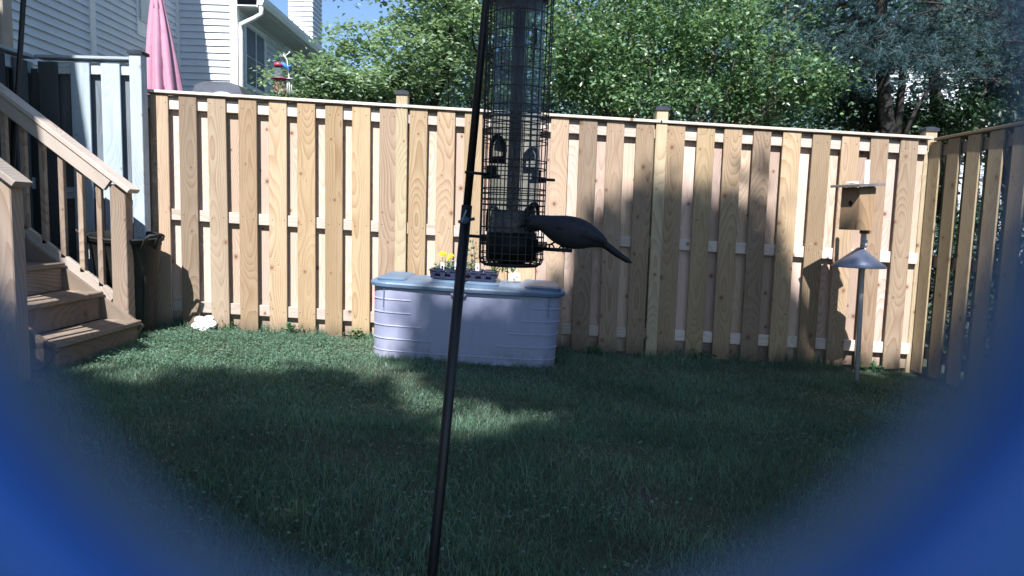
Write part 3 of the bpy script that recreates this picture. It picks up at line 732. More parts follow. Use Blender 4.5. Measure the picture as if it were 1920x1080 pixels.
m = MB(); m.prism([(-.028, -.004), (-.02, -.009), (.02, -.009), (.028, -.004), (.028, .004), (-.028, .004)], 0, .055).xf(Matrix.Rotation(rad(-14), 4, 'X')); m.build('packet', trim, t)
m = MB(); m.box((0, -.0115, .032), (.026, .001, .022), Matrix.Rotation(rad(-14), 3, 'X')); m.build('print', plain('faded_red_print', (.6, .3, .3), .6), t, (0, .004, 0))

# ---------------------------------------------------------------- birdhouse pole, baffle and birdhouse
PY = 4.95; pb = at(1607, 716, PY); ptop = at(1627, 300, PY)
bx, bz0 = pb[0], gz(pb[0])
topx = ptop[0]-bx; topz = ptop[2]-bz0
pl = thing('birdhouse_pole', (bx, PY, bz0), 'slim white pipe pole carrying the birdhouse before the right part of the fence', 'pole')
m = MB(); m.tube([(0, 0, -.1), (topx*.5, 0, topz*.5), (topx, 0, topz)], .0165, 14); m.build('pipe', pole_white, pl)
m = MB(); m.lathe([(.019, 0), (.023, 0), (.023, .05), (.019, .05)], (topx*.62, 0, topz*.62), 14); m.build('coupling', pole_white, pl)
ca = at(1613, 464, PY); cb = at(1612, 500, PY)
cone = thing('squirrel_baffle', (ca[0], PY, cb[2]), 'blue-grey cone-shaped metal baffle halfway up the birdhouse pole', 'baffle')
hC = ca[2]-cb[2]; RC = .183
m = MB(); m.lathe([(RC, -.004), (RC+.002, 0), (.017, hC), (.017, hC-.004), (RC-.003, -.003), (RC, -.004)], n=36); m.build('cone', cone_m, cone)
m = MB(); m.lathe([(.0185, -.02), (.032, -.02), (.032, .02), (.0185, .02)], n=14); m.build('collar', black_metal, cone, (0, 0, .03))
hb = at(1597, 431, PY-.06); ht = at(1599, 352, PY-.06)
bh = thing('birdhouse', (hb[0]+.008, PY-.10, hb[2]), 'natural wood birdhouse with round hole and overhanging flat roof', 'birdhouse', rad(-66))
HH = ht[2]-hb[2]; W, D = .155, .150
for nm, c, d in (('side_wall', (W/2-.009, 0, HH/2), (.018, D, HH)), ('side_wall', (-W/2+.009, 0, HH/2), (.018, D, HH)), ('back_wall', (0, D/2-.009, HH/2-.004), (W-.037, .018, HH-.01)), ('floor', (0, 0, .012), (W-.037, D-.04, .016))):
    m = MB(); m.box((0, 0, 0), d, None, .002, 2); m.build(nm, birdbox_z, bh, c)
# front wall with a real hole
m = MB(); n = 24; hz = HH*.62; hw = W/2-.0185; ring = [(.019*math.cos(2*PI*i/n), hz+.019*math.sin(2*PI*i/n)) for i in range(n)]
def sq(i):
    a_ = 2*PI*i/n; cx_, cz_ = math.cos(a_), math.sin(a_); k = min(hw/abs(cx_) if abs(cx_) > 1e-6 else 9, ((HH-hz) if cz_ > 0 else hz)/abs(cz_) if abs(cz_) > 1e-6 else 9); return (cx_*k, hz+cz_*k)
outr = [sq(i) for i in range(n)]
y0, y1 = -D/2, -D/2+.018
m.add([(x, y0, z) for x, z in outr]+[(x, y0, z) for x, z in ring]+[(x, y1, z) for x, z in ring]+[(x, y1, z) for x, z in outr], [(r*n+i, r*n+(i+1) % n, ((r+1) % 4)*n+(i+1) % n, ((r+1) % 4)*n+i) for r in range(4) for i in range(n)])
m.build('front_wall', birdbox_z, bh)
m = MB(); m.box((0, 0, 0), (.235, .25, .018), None, .003, 0); m.build('roof', plain('dark_roof_board', (.20, .19, .18), .8, .2, 12), bh, (.0, -.015, HH+.014), (rad(4), 0, 0))
m = MB(); m.box((0, 0, 0), (.05, .06, .012)); m.build('roof_block', trim, bh, (-.03, -.03, HH+.034))
m = MB(); m.box((0, 0, 0), (.06, .05, HH+.05)); m.build('mount_block', birdbox_z, bh, (.0, D/2+.025, HH/2))

# ---------------------------------------------------------------- feeder pole (close)
PYF = 1.52
p0 = at(912, 0, PYF); p1 = at(874, 402, PYF); p2 = at(810, 1080, PYF); dirn = (p2-p1)/np.linalg.norm(p2-p1)
t_g = (gz(-.2)-.05-p2[2])/dirn[2]; p3 = p2+dirn*t_g
fa = at(977, 10, 1.47)          # feeder axis, top
hook = thing('shepherd_hook', (p3[0], p3[1], gz(p3[0])), 'leaning black shepherd hook pole standing left of the tube feeder', 'pole')
H0 = np.array(hook.location)
m = MB(); m.tube([p3-H0, p2-H0, p1-H0+(-dirn)*.02], .0118, 14); m.build('lower_pole', black_metal, hook)
up = p0+(p0-p1)/np.linalg.norm(p0-p1)*.16
arc = [up+np.array([fa[0]-up[0], fa[1]-up[1], 0])*(1-math.cos(t))/2+np.array([0, 0, .11*math.sin(t)]) for t in np.linspace(0, PI, 12)]
m = MB(); m.tube([p1-H0-(-dirn)*.06, p0-H0]+[q-H0 for q in arc], .0088, 12); m.build('upper_pole', black_metal, hook)
pj = at(873, 413, PYF)-H0
m = MB(); m.tube([pj+[-.016, 0, -.004], pj+[.020, -.002, .004]], .0035, 8); m.lathe([(0, -.006), (.009, -.006), (.009, .004), (0, .004)], (0, 0, 0), 10)
m.build('clamp_bolt', cone_m, hook); 
m = MB(); m.lathe([(0, -.008), (.008, -.008), (.009, -.001), (.006, .004), (0, .006)], n=10).xf(Matrix.Translation(Vector(pj)+Vector((0, -.014, 0))) @ Matrix.Rotation(rad(90), 4, 'X')); m.build('wing_nut', cone_m, hook)
m = MB(); m.box((0, 0, 0), (.004, .005, .028)); m.build('wing', cone_m, hook, pj+[-.002, -.022, .009], (0, rad(20), 0))

# ---------------------------------------------------------------- tube feeder
FYd = 1.47
def fz(y, x=965): return at(x, y, FYd)[2]
axb = at(958, 480, FYd); axt = at(976, 10, FYd); zb = fz(497)
tilt = math.atan2(axt[0]-axb[0], axt[2]-axb[2])
feed = thing('tube_feeder', (axb[0]-.0, FYd, zb), 'clear tube bird feeder in a black wire cage hanging at the centre', 'bird feeder')
feed.rotation_euler = (0, tilt, 0)
Z = lambda y: (fz(y)-zb)
RCG = .0675; top = Z(-130)
NW = 26
m = MB()
m.tube([(RCG, 0, .012), (RCG, 0, top)], .00125, 5, False)
vm = m.mesh('cage_wire', wirem)
for k in range(NW): link('cage_wire', vm, feed, rot=(0, 0, 2*PI*(k+.35)/NW))
rmesh = MB().ring((0, 0, 0), RCG, .00125, 44, 5).mesh('cage_ring', wirem)
for y in (-100, -66, -33, 0, 33, 68, 102, 137, 170, 203, 218, 225.5, 236, 247, 257.5, 268, 303, 317, 333, 355, 364, 375, 385, 395.5, 427, 443, 458.5, 474):
    link('cage_ring', rmesh, feed, (0, 0, Z(y)))
# rounded basket bottom
for R, z, r in ((RCG, .013, .0016), (.063, .004, .0018), (.056, 0, .0022)):
    MB().ring((0, 0, z), R, r, 44, 6).build('cage_ring', wirem, feed)
m = MB()
for k in range(NW):
    a_ = 2*PI*(k+.35)/NW; cx, sy_ = math.cos(a_), math.sin(a_)
    m.tube([(RCG*cx, RCG*sy_, .013), (.064*cx, .064*sy_, .004), (.056*cx, .056*sy_, 0), (.03*cx, .03*sy_, -.001)], .0012, 4, False)
m.build('basket_floor', wirem, feed)
m = MB(); m.lathe([(.010, -.004), (.03, -.004), (.03, .006), (.012, .010), (.0, .010)], n=20); m.build('bottom_knob', black_plastic, feed)
RT = .0515
m = MB(); m.lathe([(RT, Z(470)), (RT, Z(6))], n=40); m.build('clear_tube', tube_m, feed)
m = MB(); m.lathe([(0, Z(486)), (RT+.002, Z(486)), (RT+.003, Z(458)), (RT+.001, Z(436)), (RT-.002, Z(436)), (0, Z(440))], n=32); m.build('seed_base', black_plastic, feed)
m = MB(); m.lathe([(0, Z(440)), (RT-.003, Z(440)), (RT-.003, Z(408)), (RT-.022, Z(398)), (.0, Z(392))], n=28); m.build('seed', seed_m, feed)
m = MB(); m.lathe([(0, Z(12)), (.045, Z(12)), (RT+.004, Z(4)), (RT+.005, Z(-20)), (RT+.008, Z(-30)), (RT+.008, Z(-60)), (.03, Z(-75)), (0, Z(-76))], n=36); m.build('top_cap', black_plastic, feed)
m = MB(); m.tube([(0, 0, Z(470)), (0, 0, Z(-130))], .0122, 20); rod = m.build('centre_rod', black_plastic, feed)
for y in (225, 236, 247, 257, 268, 280, 303, 317, 333, 355, 375, 385, 395):
    MB().ring((0, 0, Z(y)), .0122, .0012, 20, 5).build('rod_ring', black_metal, rod)
zt_ = (arc[-1][2]-zb)
m = MB(); m.tube([(0, 0, Z(-75)), (.0, 0, Z(-140)), (.012, 0, Z(-160)), (0, 0, Z(-178)), (-.008, 0, Z(-165))], .003, 6); m.lathe([(0, Z(-128)), (RCG+.006, Z(-128)), (RCG+.008, Z(-134)), (.03, Z(-150)), (0, Z(-152))], n=36); m.build('cage_top', black_metal, feed)
def port(az, yt, yb):
    """arched black feeding hood on the tube wall facing azimuth az"""
    m = MB(); w = .021; zt2, zb2 = Z(yt), Z(yb); hh = zt2-zb2
    def shell(pts, r, th):
        vs = [];
        for r_ in (r, r+th):
            for u, z in pts: vs.append((r_*math.cos(az+u/RT), r_*math.sin(az+u/RT), z))
        n_ = len(pts); return vs, n_
    outer = [(w*math.cos(t), zb2+hh*.45+(hh*.55)*math.sin(t)) for t in np.linspace(0, PI, 14)]+[(-w, zb2), (w, zb2)]
    inner = [(w*.72*math.cos(t), zb2+hh*.48+(hh*.38)*math.sin(t)) for t in np.linspace(0, PI, 14)]+[(-w*.72, zb2+hh*.24), (w*.72, zb2+hh*.24)]
    for rr in (RT+.0015,):
        vo_, n_ = shell(outer, rr, .006); vi_, _ = shell(inner, rr, .006)
        m.add(vo_+vi_, [(i, (i+1) % n_, 2*n_+(i+1) % n_, 2*n_+i) for i in range(n_)]+[(n_+i, 3*n_+i, 3*n_+(i+1) % n_, n_+(i+1) % n_) for i in range(n_)]+
              [(i, n_+i, n_+(i+1) % n_, (i+1) % n_) for i in range(n_)]+[(2*n_+i, 2*n_+(i+1) % n_, 3*n_+(i+1) % n_, 3*n_+i) for i in range(n_)])
    # hood behind the opening: a dark scoop leaving a slit of light at the bottom
    sc_ = [(w*.72*math.cos(t), zb2+hh*.48+(hh*.38)*math.sin(t)) for t in np.linspace(0, PI, 14)]
    vs = [((RT-.001)*math.cos(az+u/RT), (RT-.001)*math.sin(az+u/RT), z) for u, z in sc_]+[((RT-.016)*math.cos(az+u*.9/RT), (RT-.016)*math.sin(az+u*.9/RT), z-hh*.05) for u, z in sc_]
    m.add(vs, [(i, i+1, 15+i, 14+i) for i in range(13)]+[tuple(range(14, 28))])
    m.build('feeding_port', black_plastic, feed)
def perch(az, y, L, th=.0032, block=True):
    c_, s_ = math.cos(az), math.sin(az); z = Z(y)
    m = MB(); r0 = RT-.004
    m.tube([(r0*c_, r0*s_, z), ((RCG+L)*c_, (RCG+L)*s_, z+.001)], th, 10)
    o = m.build('perch', black_plastic, feed)
    m = MB(); m.box(((RT+.004)*c_, (RT+.004)*s_, z+.008), (.013, .022, .022), Matrix.Rotation(az, 3, 'Z'), .002, 2); m.box(((RT+.006)*c_, (RT+.006)*s_, z-.004), (.018, .042, .008), Matrix.Rotation(az, 3, 'Z'), .002, 1)
    m.build('perch_block', black_plastic, o); return o
A1 = rad(-132); A2 = rad(48)
port(A1, 258, 310); port(A2, 270, 322)
perch(rad(-146), 331, .050); perch(rad(32), 333, .036)
A3 = rad(-38); A4 = rad(142)
port(A3, 378, 432); port(A4, 384, 436)
PL = perch(A3, 463, .084, .0040); perch(A4, 448, .058, .0036)
# lettering up the tube, as on the real one, and the small dark ribbon beside it
ft = bpy.data.curves.new('tube_lettering', 'FONT'); ft.body = 'SquirrelBuster'; ft.size = .0128; ft.extrude = .0001; ft.offset = .00035; ft.align_x = 'CENTER'
dg = bpy.context.evaluated_depsgraph_get()
to = bpy.data.objects.new('tmp', ft); COL.objects.link(to); dg.update(); bpy.context.view_layer.update()
tm = bpy.data.meshes.new_from_object(to.evaluated_get(bpy.context.evaluated_depsgraph_get())); bpy.data.objects.remove(to)
zc = Z(89); azt = rad(-56)
for v in tm.vertices:
    x, y = v.co.x, v.co.y; aa = azt-y/RT; r_ = RT+.0008+v.co.z
    v.co = (r_*math.cos(aa), r_*math.sin(aa), zc+x)
tm.materials.clear(); tm.materials.append(black_plastic); tm.name = 'tube_lettering'; link('lettering', tm, feed)
m = MB(); vs = [((RT+.0008)*math.cos(azt+u), (RT+.0008)*math.sin(azt+u), zc+z) for u in (.05, .15) for z in (-.001, .030)]; m.add(vs, [(0, 1, 3, 2)]); m.build('ribbon_mark', black_plastic, feed)

# ---------------------------------------------------------------- bird on the lower right perch
BYB = 1.47+math.sin(A3)*(RCG+.035)
def bp(x, y, dy=0): q = at(x, y, BYB); return Vector((q[0], BYB+dy, q[2]))
k = F_PX/BYB
spine = [(986, 421, .0, 5), (991, 419, 0, 9), (999, 416, 0, 12.5), (1010, 416, 0, 14), (1024, 420, 0, 17), (1042, 428, 0, 26), (1062, 434, 0, 31), (1082, 438, 0, 30.5), (1100, 442, 0, 26), (1116, 447, 0, 18), (1128, 453, 0, 12.5), (1138, 458, 0, 7)]
org = bp(1062, 462)
bird = thing('perched_bird', org, 'slate grey bird perched right of the feeder with its head in the cage', 'bird')
m = MB(); n = 18; vs = []; P3 = [bp(x, y)-org for x, y, _, _ in spine]; rr_ = [r/k for *_, r in spine]
for i, p in enumerate(P3):
    t = (P3[min(i+1, len(P3)-1)]-P3[max(i-1, 0)]).normalized(); upv = Vector((0, 1, 0)).cross(t).normalized(); upv = upv if upv.z > 0 else -upv
    for j in range(n):
        a_ = 2*PI*j/n; vs.append(p+upv*math.cos(a_)*rr_[i]+Vector((0, 1, 0))*math.sin(a_)*rr_[i]*.92)
fs = [(i*n+j, i*n+(j+1) % n, (i+1)*n+(j+1) % n, (i+1)*n+j) for i in range(len(P3)-1) for j in range(n)]+[tuple(range(n-1, -1, -1)), tuple((len(P3)-1)*n+j for j in range(n))]
m.add(vs, fs, True); body = m.build('bird_body', bird_grey, bird)
ss = body.modifiers.new('smooth', 'SUBSURF'); ss.levels = 1; ss.render_levels = 1
# black cap, beak, eye
m = MB(); hc = bp(993, 413)-org; m.lathe([(0, -.002), (.0105, -.001), (.012, .002), (.010, .005), (.005, .0072), (0, .0078)], hc, 14, True, 1.05, 1); m.build('dark_crown', bird_dark, bird)
m = MB(); h2 = bp(986, 421)-org; m.tube([h2+Vector((.002, 0, 0)), h2+Vector((-.008, 0, -.002)), h2+Vector((-.017, 0, -.005))], [.0034, .0026, .0006], 8); m.build('beak', black_plastic, bird)
m = MB(); m.lathe([(0, -.002), (.0018, -.001), (.0018, .001), (0, .002)], bp(994, 418)-org+Vector((0, -.0112, 0)), 8); m.build('eye', capm, bird)
def feather_blade(pts, w, th, yoff):
    m = MB(); vs = []
    for i, ((x, y), wd) in enumerate(zip(pts, w)):
        p = bp(x, y)-org; q = bp(*pts[min(i+1, len(pts)-1)]); r = bp(*pts[max(i-1, 0)]); t = (q-r).normalized(); u = Vector((0, 1, 0)).cross(t).normalized()
        u = u if u.z > 0 else -u; o_ = Vector((0, yoff[i], 0)); h = wd/k
        vs += [p+u*h+o_*.55, p+u*h*.5+o_, p+o_*1.03, p-u*h*.6+o_*1.0, p-u*h+o_*.8, p+Vector((0, yoff[i]*.6, 0))]
    n_ = 6; fs = [(i*n_+j, i*n_+(j+1) % n_, (i+1)*n_+(j+1) % n_, (i+1)*n_+j) for i in range(len(pts)-1) for j in range(n_)]+[tuple(range(5, -1, -1)), tuple((len(pts)-1)*n_+j for j in range(n_))]
    m.add(vs, fs, True); return m
for s in (-1, 1):
    yo = [s*v for v in (.0165, .0235, .0275, .0265, .020, .012)]
    w = feather_blade([(1034, 415), (1050, 420), (1072, 427), (1094, 434), (1112, 441), (1132, 452)], [5, 11, 14, 12, 8, 1.5], .004, yo).build('wing', bird_wing, bird)
    yo = [s*v for v in (.0268, .0282, .0245, .0165)]
    for q_, (dx, dy) in enumerate(((0, 0), (2, 4), (-12, -5), (-22, -6))):
        feather_blade([(1064+dx, 432+dy), (1086+dx, 438+dy), (1108+dx, 445+dy), (1133+dx, 455+dy)], [2.6, 2.8, 2.2, .8], .002, yo).build('flight_feather', bird_dark, w)
for q_ in range(3):
    yo = (q_-1)*.006
    m = MB(); pts = [(1122, 451), (1140, 463), (1160, 478), (1176, 489-q_), (1184, 493-q_)]; ws = [8, 6.8, 6, 4.6, .8]
    vs = []
    for (x, y), wd in zip(pts, ws):
        p = bp(x, y)-org+Vector((0, yo, 0)); h = wd/k; vs += [p+Vector((h*.6, 0, h*.8)), p+Vector((0, .006, 0)), p-Vector((h*.6, 0, h*.8)), p-Vector((0, .006, 0))]
    fs = [(i*4+j, i*4+(j+1) % 4, (i+1)*4+(j+1) % 4, (i+1)*4+j) for i in range(4) for j in range(4)]+[(3, 2, 1, 0), (16, 17, 18, 19)]
    m.add(vs, fs, True); m.build('tail_feather', bird_dark, bird)
# legs and gripping toes
for (xt, yt, xf, yf, s) in ((1062, 452, 1056, 463, -1), (1046, 446, 1030, 459, 1)):
    a_ = bp(xt, yt, .010*s)-org; f_ = bp(xf, yf, .0)-org; mid = (a_+f_)/2+Vector((.004, 0, -.001))
    m = MB(); m.tube([a_+Vector((0, 0, .006)), a_, mid, f_], [.006, .0042, .0020, .0018], 8); lg = m.build('leg', black_plastic, bird)
    for dx in (-.006, 0, .006):
        m = MB(); m.tube([f_, f_+Vector((dx, -.004, .001)), f_+Vector((dx*1.6, -.0065, -.005)), f_+Vector((dx*1.6, -.003, -.010))], [.0019, .0018, .0016, .0008], 6); m.build('toe', black_plastic, lg)
    m = MB(); m.tube([f_, f_+Vector((0, .005, -.001)), f_+Vector((0, .005, -.008)), f_+Vector((0, .001, -.012))], [.0019, .0017, .0014, .0008], 6); m.build('toe', black_plastic, lg)

# ---------------------------------------------------------------- houses
def board_wall(house, name, p0, p1, z0, z1, mat, nrm, pitch=.108):
    """lapped siding boards, each an object sharing one mesh; p0->p1 ground line, nrm outward"""
    p0, p1 = Vector((*p0, 0)), Vector((*p1, 0)); d = p1-p0; L = d.length; d.normalize(); n_ = Vector((*nrm, 0))
    m = MB(); th = .026
    vs = []
    for s in (0, L):
        b_ = d*s; vs += [b_, b_+n_*th, b_+n_*.002+Vector((0, 0, pitch)), b_+Vector((0, 0, pitch))]
    m.add(vs, [(0, 1, 5, 4), (1, 2, 6, 5), (2, 3, 7, 6), (3, 0, 4, 7), (0, 3, 2, 1), (4, 5, 6, 7)])
    me = m.mesh('siding_board', mat); org_ = Vector(house.location)
    z = z0
    while z < z1-.01:
        link('siding_board', me, house, p0-org_+Vector((0, 0, z-0))); z += pitch
def hbox(house, name, lo, hi, mat, ch=0):
    o_ = Vector(house.location); lo, hi = Vector(lo), Vector(hi); c_ = (lo+hi)/2; m = MB(); m.box((0, 0, 0), tuple(hi-lo), None, ch, 2); return m.build(name, mat, house, c_-o_)
XW = -5.72; Y3 = 12.0
X4 = at(443, 100, Y3)[0]
hA = thing('siding_house', (-8.5, 9, .2), 'white siding townhouse with its shaded side wall at the upper left', 'house')
yA0, yA1 = 4.6, Y3
ytr = -XW*F_PX/(960-178)
ytr = 9.55
hbox(hA, 'wall', (-11.5, yA0, -.3), (XW-.002, yA1-.02, 6.3), siding)
board_wall(hA, 'a', (XW, yA0), (XW, ytr-.06), .3, 6.25, siding, (1, 0))
board_wall(hA, 'b', (XW, ytr+.06), (XW, yA1-.005), .3, 6.25, siding, (1, 0))
hbox(hA, 'trim_board', (XW-.01, ytr-.06, 0), (XW+.035, ytr+.06, 6.25), trim)
hbox(hA, 'trim_board', (XW-.01, yA1-.11, 0), (XW+.035, yA1-.001, 6.25), trim)
# added pale strips stand in for a sun-brightened band of siding
for i, z in enumerate((2.42, 2.49, 2.56)): hbox(hA, 'sun_band_strip', (XW, 5.0, z), (XW+.045-.01*i, 8.7, z+.055), trim)
# window with blind
wa, wb = at(255, 60, 10)[0], 0
def yx(px, X):  # distance at which the wall X is met under column px
    lo, hi = 3, 60
    for _ in range(50):
        mid = (lo+hi)/2
        P = np.array([X, mid, 3.5]); x_ = px_of(P)[0]
        if x_ < px: lo = mid
        else: hi = mid
    return lo
y0w, y1w = yx(255, XW), yx(284, XW)
zb_w = at(258, 64, y0w)[2]
w_ = hbox(hA, 'window', (XW+.0, y0w, zb_w), (XW+.03, y1w+.25, 5.4), trim)
blind = plain('pale_blind', (.72, .78, .80), .6, .05, 3)
for i in range(24): 
    m = MB(); m.box((0, 0, 0), (.02, (y1w-y0w)+.12, .05), Matrix.Rotation(rad(25), 3, 'Y')); m.build('blind_slat', blind, w_, (.035, 0, -.65+.055*i))
# roof and eave of house A: its edge throws the slanting shade on the next wall
es, ez = at(373, 0, Y3), at(395, 157, Y3)
ZE = 6.25; tx = SD[0]/SD[2]
XE = es[0]+(ZE-es[2])*tx
XE = es[0]-.094*(ZE-es[2])-.02
m = MB(); m.add([(XE, yA0-.3, ZE), (XE, yA1-.03, ZE), (XE-3.2, yA1-.03, ZE+1.7), (XE-3.2, yA0-.3, ZE+1.7), (XE, yA0-.3, ZE+.14), (XE, yA1-.03, ZE+.14), (XE-3.2, yA1-.03, ZE+1.84), (XE-3.2, yA0-.3, ZE+1.84)], [(0, 1, 2, 3), (7, 6, 5, 4), (0, 4, 5, 1), (1, 5, 6, 2), (2, 6, 7, 3), (3, 7, 4, 0)])
m.build('roof', roofm, hA, -Vector(hA.location))
# house B: the next one, lit end wall, shaded side wall with windows
hB = thing('siding_house', (-6.5, 15, .2), 'white siding house with sunlit end wall, gutter, downpipe and chimney behind the umbrella', 'house')
zeB = at(452, 8, Y3)[2]-.02
hbox(hB, 'wall', (-10, Y3+.002, -.3), (X4-.002, 19.5, zeB+.0), siding)
board_wall(hB, 'c', (-6.6, Y3), (X4-.09, Y3), .3, zeB+1.6, siding, (0, -1), .112)
board_wall(hB, 'd', (X4, Y3+.005), (X4, 19.4), .3, zeB-.05, siding, (1, 0), .112)
hbox(hB, 'trim_board', (X4-.088, Y3-.03, 0), (X4+.03, Y3+.0, zeB+1.5), trim)
hbox(hB, 'trim_board', (X4, Y3+.003, 0), (X4+.028, Y3+.09, zeB), trim)
hbox(hB, 'gable_wall', (-6.6, Y3+.001, zeB), (X4-.09, Y3+.2, zeB+1.6), siding)
OV = .36
hbox(hB, 'soffit', (X4+.003, Y3-.02, zeB-.01), (X4+OV, 19.4, zeB+.01), soffitm)
hbox(hB, 'fascia', (X4+OV+.001, Y3-.02, zeB-.02), (X4+OV+.02, 19.4, zeB+.15), trim)
m = MB(); gx = X4+OV+.022
prof = [(0, .14), (0, .03), (.03, 0), (.08, 0), (.11, .07), (.12, .14), (.115, .14), (.10, .07)]
m.add([(gx+x, y, zeB+z) for y in (Y3-.06, 19.4) for x, z in prof], [(i, i+1, 9+i, 8+i) for i in range(7)]+[tuple(range(7, -1, -1)), tuple(range(8, 16))])
m.build('gutter', trim, hB, -Vector(hB.location))
m = MB(); m.tube([(gx+.05, Y3-.01, zeB+.02), (gx+.05, Y3-.01, zeB-.13), (gx-.06, Y3-.01, zeB-.20), (X4+.075, Y3+.02, zeB-.30), (X4+.07, Y3+.03, zeB-.42), (X4+.07, Y3+.03, .3)], .038, 10); m.build('downpipe', trim, hB, -Vector(hB.location))
m = MB(); hR = .75
m.add([(X4+OV+.05, Y3-.1, zeB+.15), (X4+OV+.05, 19.5, zeB+.15), (X4-3, 19.5, zeB+.15+hR*1.6), (X4-3, Y3-.1, zeB+.15+hR*1.6), (X4+OV+.05, Y3-.1, zeB+.19), (X4+OV+.05, 19.5, zeB+.19), (X4-3, 19.5, zeB+.21+hR*1.6), (X4-3, Y3-.1, zeB+.21+hR*1.6)], [(0, 1, 2, 3), (7, 6, 5, 4), (0, 4, 5, 1), (1, 5, 6, 2), (2, 6, 7, 3), (3, 7, 4, 0)])
m.build('roof', roofm, hB, -Vector(hB.location))
def side_window(pxa, pxb, ytop_px, ybot_px, xt=458):
    ya, yb_ = yx(pxa, X4), yx(pxb, X4); zt1 = at(pxa, ytop_px, ya)[2]; zb1 = at(pxa, ybot_px, ya)[2]
    w = hbox(hB, 'window', (X4-.004, ya, zb1), (X4+.022, yb_, zt1), trim); c_ = ((ya+yb_)/2, (zb1+zt1)/2)
    hw_, hh_ = (yb_-ya)/2, (zt1-zb1)/2
    for s in (-1, 1):
        for v in (-1, 1):
            m = MB(); m.box((0, 0, 0), (.01, hw_-.045, hh_-.035)); m.build('pane', pane_m, w, (.0145, s*(hw_/2-.005), v*(hh_/2-.008)))
    for (ly, lz, a_, b_) in ((0, hh_+.03, 2*hw_+.12, .06), (0, -hh_-.03, 2*hw_+.12, .06), (hw_+.03, 0, .06, 2*hh_), (-hw_-.03, 0, .06, 2*hh_), (0, 0, .03, 2*hh_)):
        m = MB(); m.box((0, 0, 0), (.035, a_-.002, b_-.002)); m.build('frame', trim, w, (.012, ly, lz))
side_window(459, 494, 46, 158); side_window(534, 556, 92, 178)
cx0, cx1 = at(541, 30, 17)[0], at(585, 30, 17)[0]
hbox(hB, 'chimney', (cx0+.03, 17.02, 4), (cx1-.03, 17.8, 9), siding)
board_wall(hB, 'e', (cx0, 17.0), (cx1, 17.0), 4.2, 8.9, siding, (0, -1), .112)
board_wall(hB, 'f', (cx1+.0, 17.004), (cx1+.0, 17.8), 4.2, 8.9, siding, (1, 0), .112)
# own house: stands behind and left of the viewer, its eave shades the stairs and the grey fence
oh = thing('siding_house', (-6.5, -2, .2), 'white siding house behind the viewer on the left whose eave shades the stairs', 'house')
hbox(oh, 'wall', (-9, -8, -.3), (-4.15, 2.2, 5.95), siding)
ge = at(145, 112, GY)
EX = ge[0]-(6.0-ge[2])*.119
m = MB(); m.add([(EX, -8.3, 6), (EX, 2.5, 6), (EX-3, 2.5, 7.6), (EX-3, -8.3, 7.6), (EX, -8.3, 6.15), (EX, 2.5, 6.15), (EX-3, 2.5, 7.75), (EX-3, -8.3, 7.75)], [(0, 1, 2, 3), (7, 6, 5, 4), (0, 4, 5, 1), (1, 5, 6, 2), (2, 6, 7, 3), (3, 7, 4, 0)])
m.build('roof', roofm, oh, -Vector(oh.location))
m = MB(); m.box((0, 0, 0), (.012, 1.4, 1.5)); m.build('window', pane_m, oh, (2.36, 2, 1.4))
# far house glimpsed through the pines
fp = at(1735, 200, 21)
hF = thing('siding_house', (fp[0]+1, 23, 0), 'white siding house glimpsed between the pine trunks on the right', 'house')
hbox(hF, 'wall', (fp[0]-1.6, 21.02, -.5), (fp[0]+4, 25, 6.0), siding)
board_wall(hF, 'g', (fp[0]-1.6, 21.0), (fp[0]+4, 21.0), 2.6, 6, siding, (0, -1), .13)
w = hbox(hF, 'window', (fp[0]+.25, 20.93, 3.2), (fp[0]+1.1, 20.975, 4.6), trim); m = MB(); m.box((0, 0, 0), (.7, .02, 1.2)); m.build('pane', pane_m, w, (0, -.02, 0))
m = MB(); m.prism([(-3.2, 0), (3.6, 0), (.2, 2.4)], -2.4, 2.2).xf(Matrix.Rotation(rad(90), 4, 'X')); m.build('roof', roofm, hF, (.4, 0, 6.0))

# ---------------------------------------------------------------- umbrella, grill, red feeder behind the fence
UY = 7.6
ub = at(316, 170, UY); ut = at(293, -10, UY)
umb = thing('patio_umbrella', (at(308, 170, UY)[0], UY, gz(-4)), 'closed pink-red patio umbrella standing behind the fence at left', 'umbrella')
ux = umb.location.x; uz = umb.location.z
g = NG('faded_red_canvas'); tc = g.n('ShaderNodeTexCoord'); g.l(g.mix(g.noise(tc.outputs['Object'], 14, 3), (.36, .16, .25), (.47, .26, .34)), g.b.inputs['Base Color']); g.b.inputs['Roughness'].default_value = .85; canvas = g.m
zlo = at(308, 190, UY)[2]-uz-.25; zhi = at(293, -25, UY)[2]-uz; m = MB(); n = 72; vs = []; lev = 16
dxt = at(293, -10, UY)[0]-ux
for j in range(lev):
    f = j/(lev-1); z = zlo+(zhi-zlo)*f; r = .215*(1-f)**.85+.035
    for i in range(n):
        a_ = 2*PI*i/n; w = (1-abs(math.sin(4*a_+.5+.25*math.sin(5*f)))**.8)*.60*(1-.4*f)+.10*math.sin(11*a_+3*f)*(1-f); rr = r*(1-w*.75)
        vs.append((rr*math.cos(a_)+dxt*f, rr*math.sin(a_), z))
fs = [(j*n+i, j*n+(i+1) % n, (j+1)*n+(i+1) % n, (j+1)*n+i) for j in range(lev-1) for i in range(n)]+[tuple((lev-1)*n+i for i in range(n))]
m.add(vs, fs, True); m.build('canopy', canvas, umb)
m = MB(); ft_ = .86; zf = zlo+(zhi-zlo)*ft_; m.lathe([(.05, zf-.03), (.066, zf-.035), (.055, zf+.05), (.03, zf+.24)], (dxt*ft_, 0, 0), 24); m.build('top_flap', canvas, umb)
m = MB(); m.tube([(0, 0, 0), (0, 0, zlo+.2), (dxt*1.02, 0, zhi+.25)], .02, 10); m.build('pole', trim, umb)
gl = at(422, 168, 7.4)
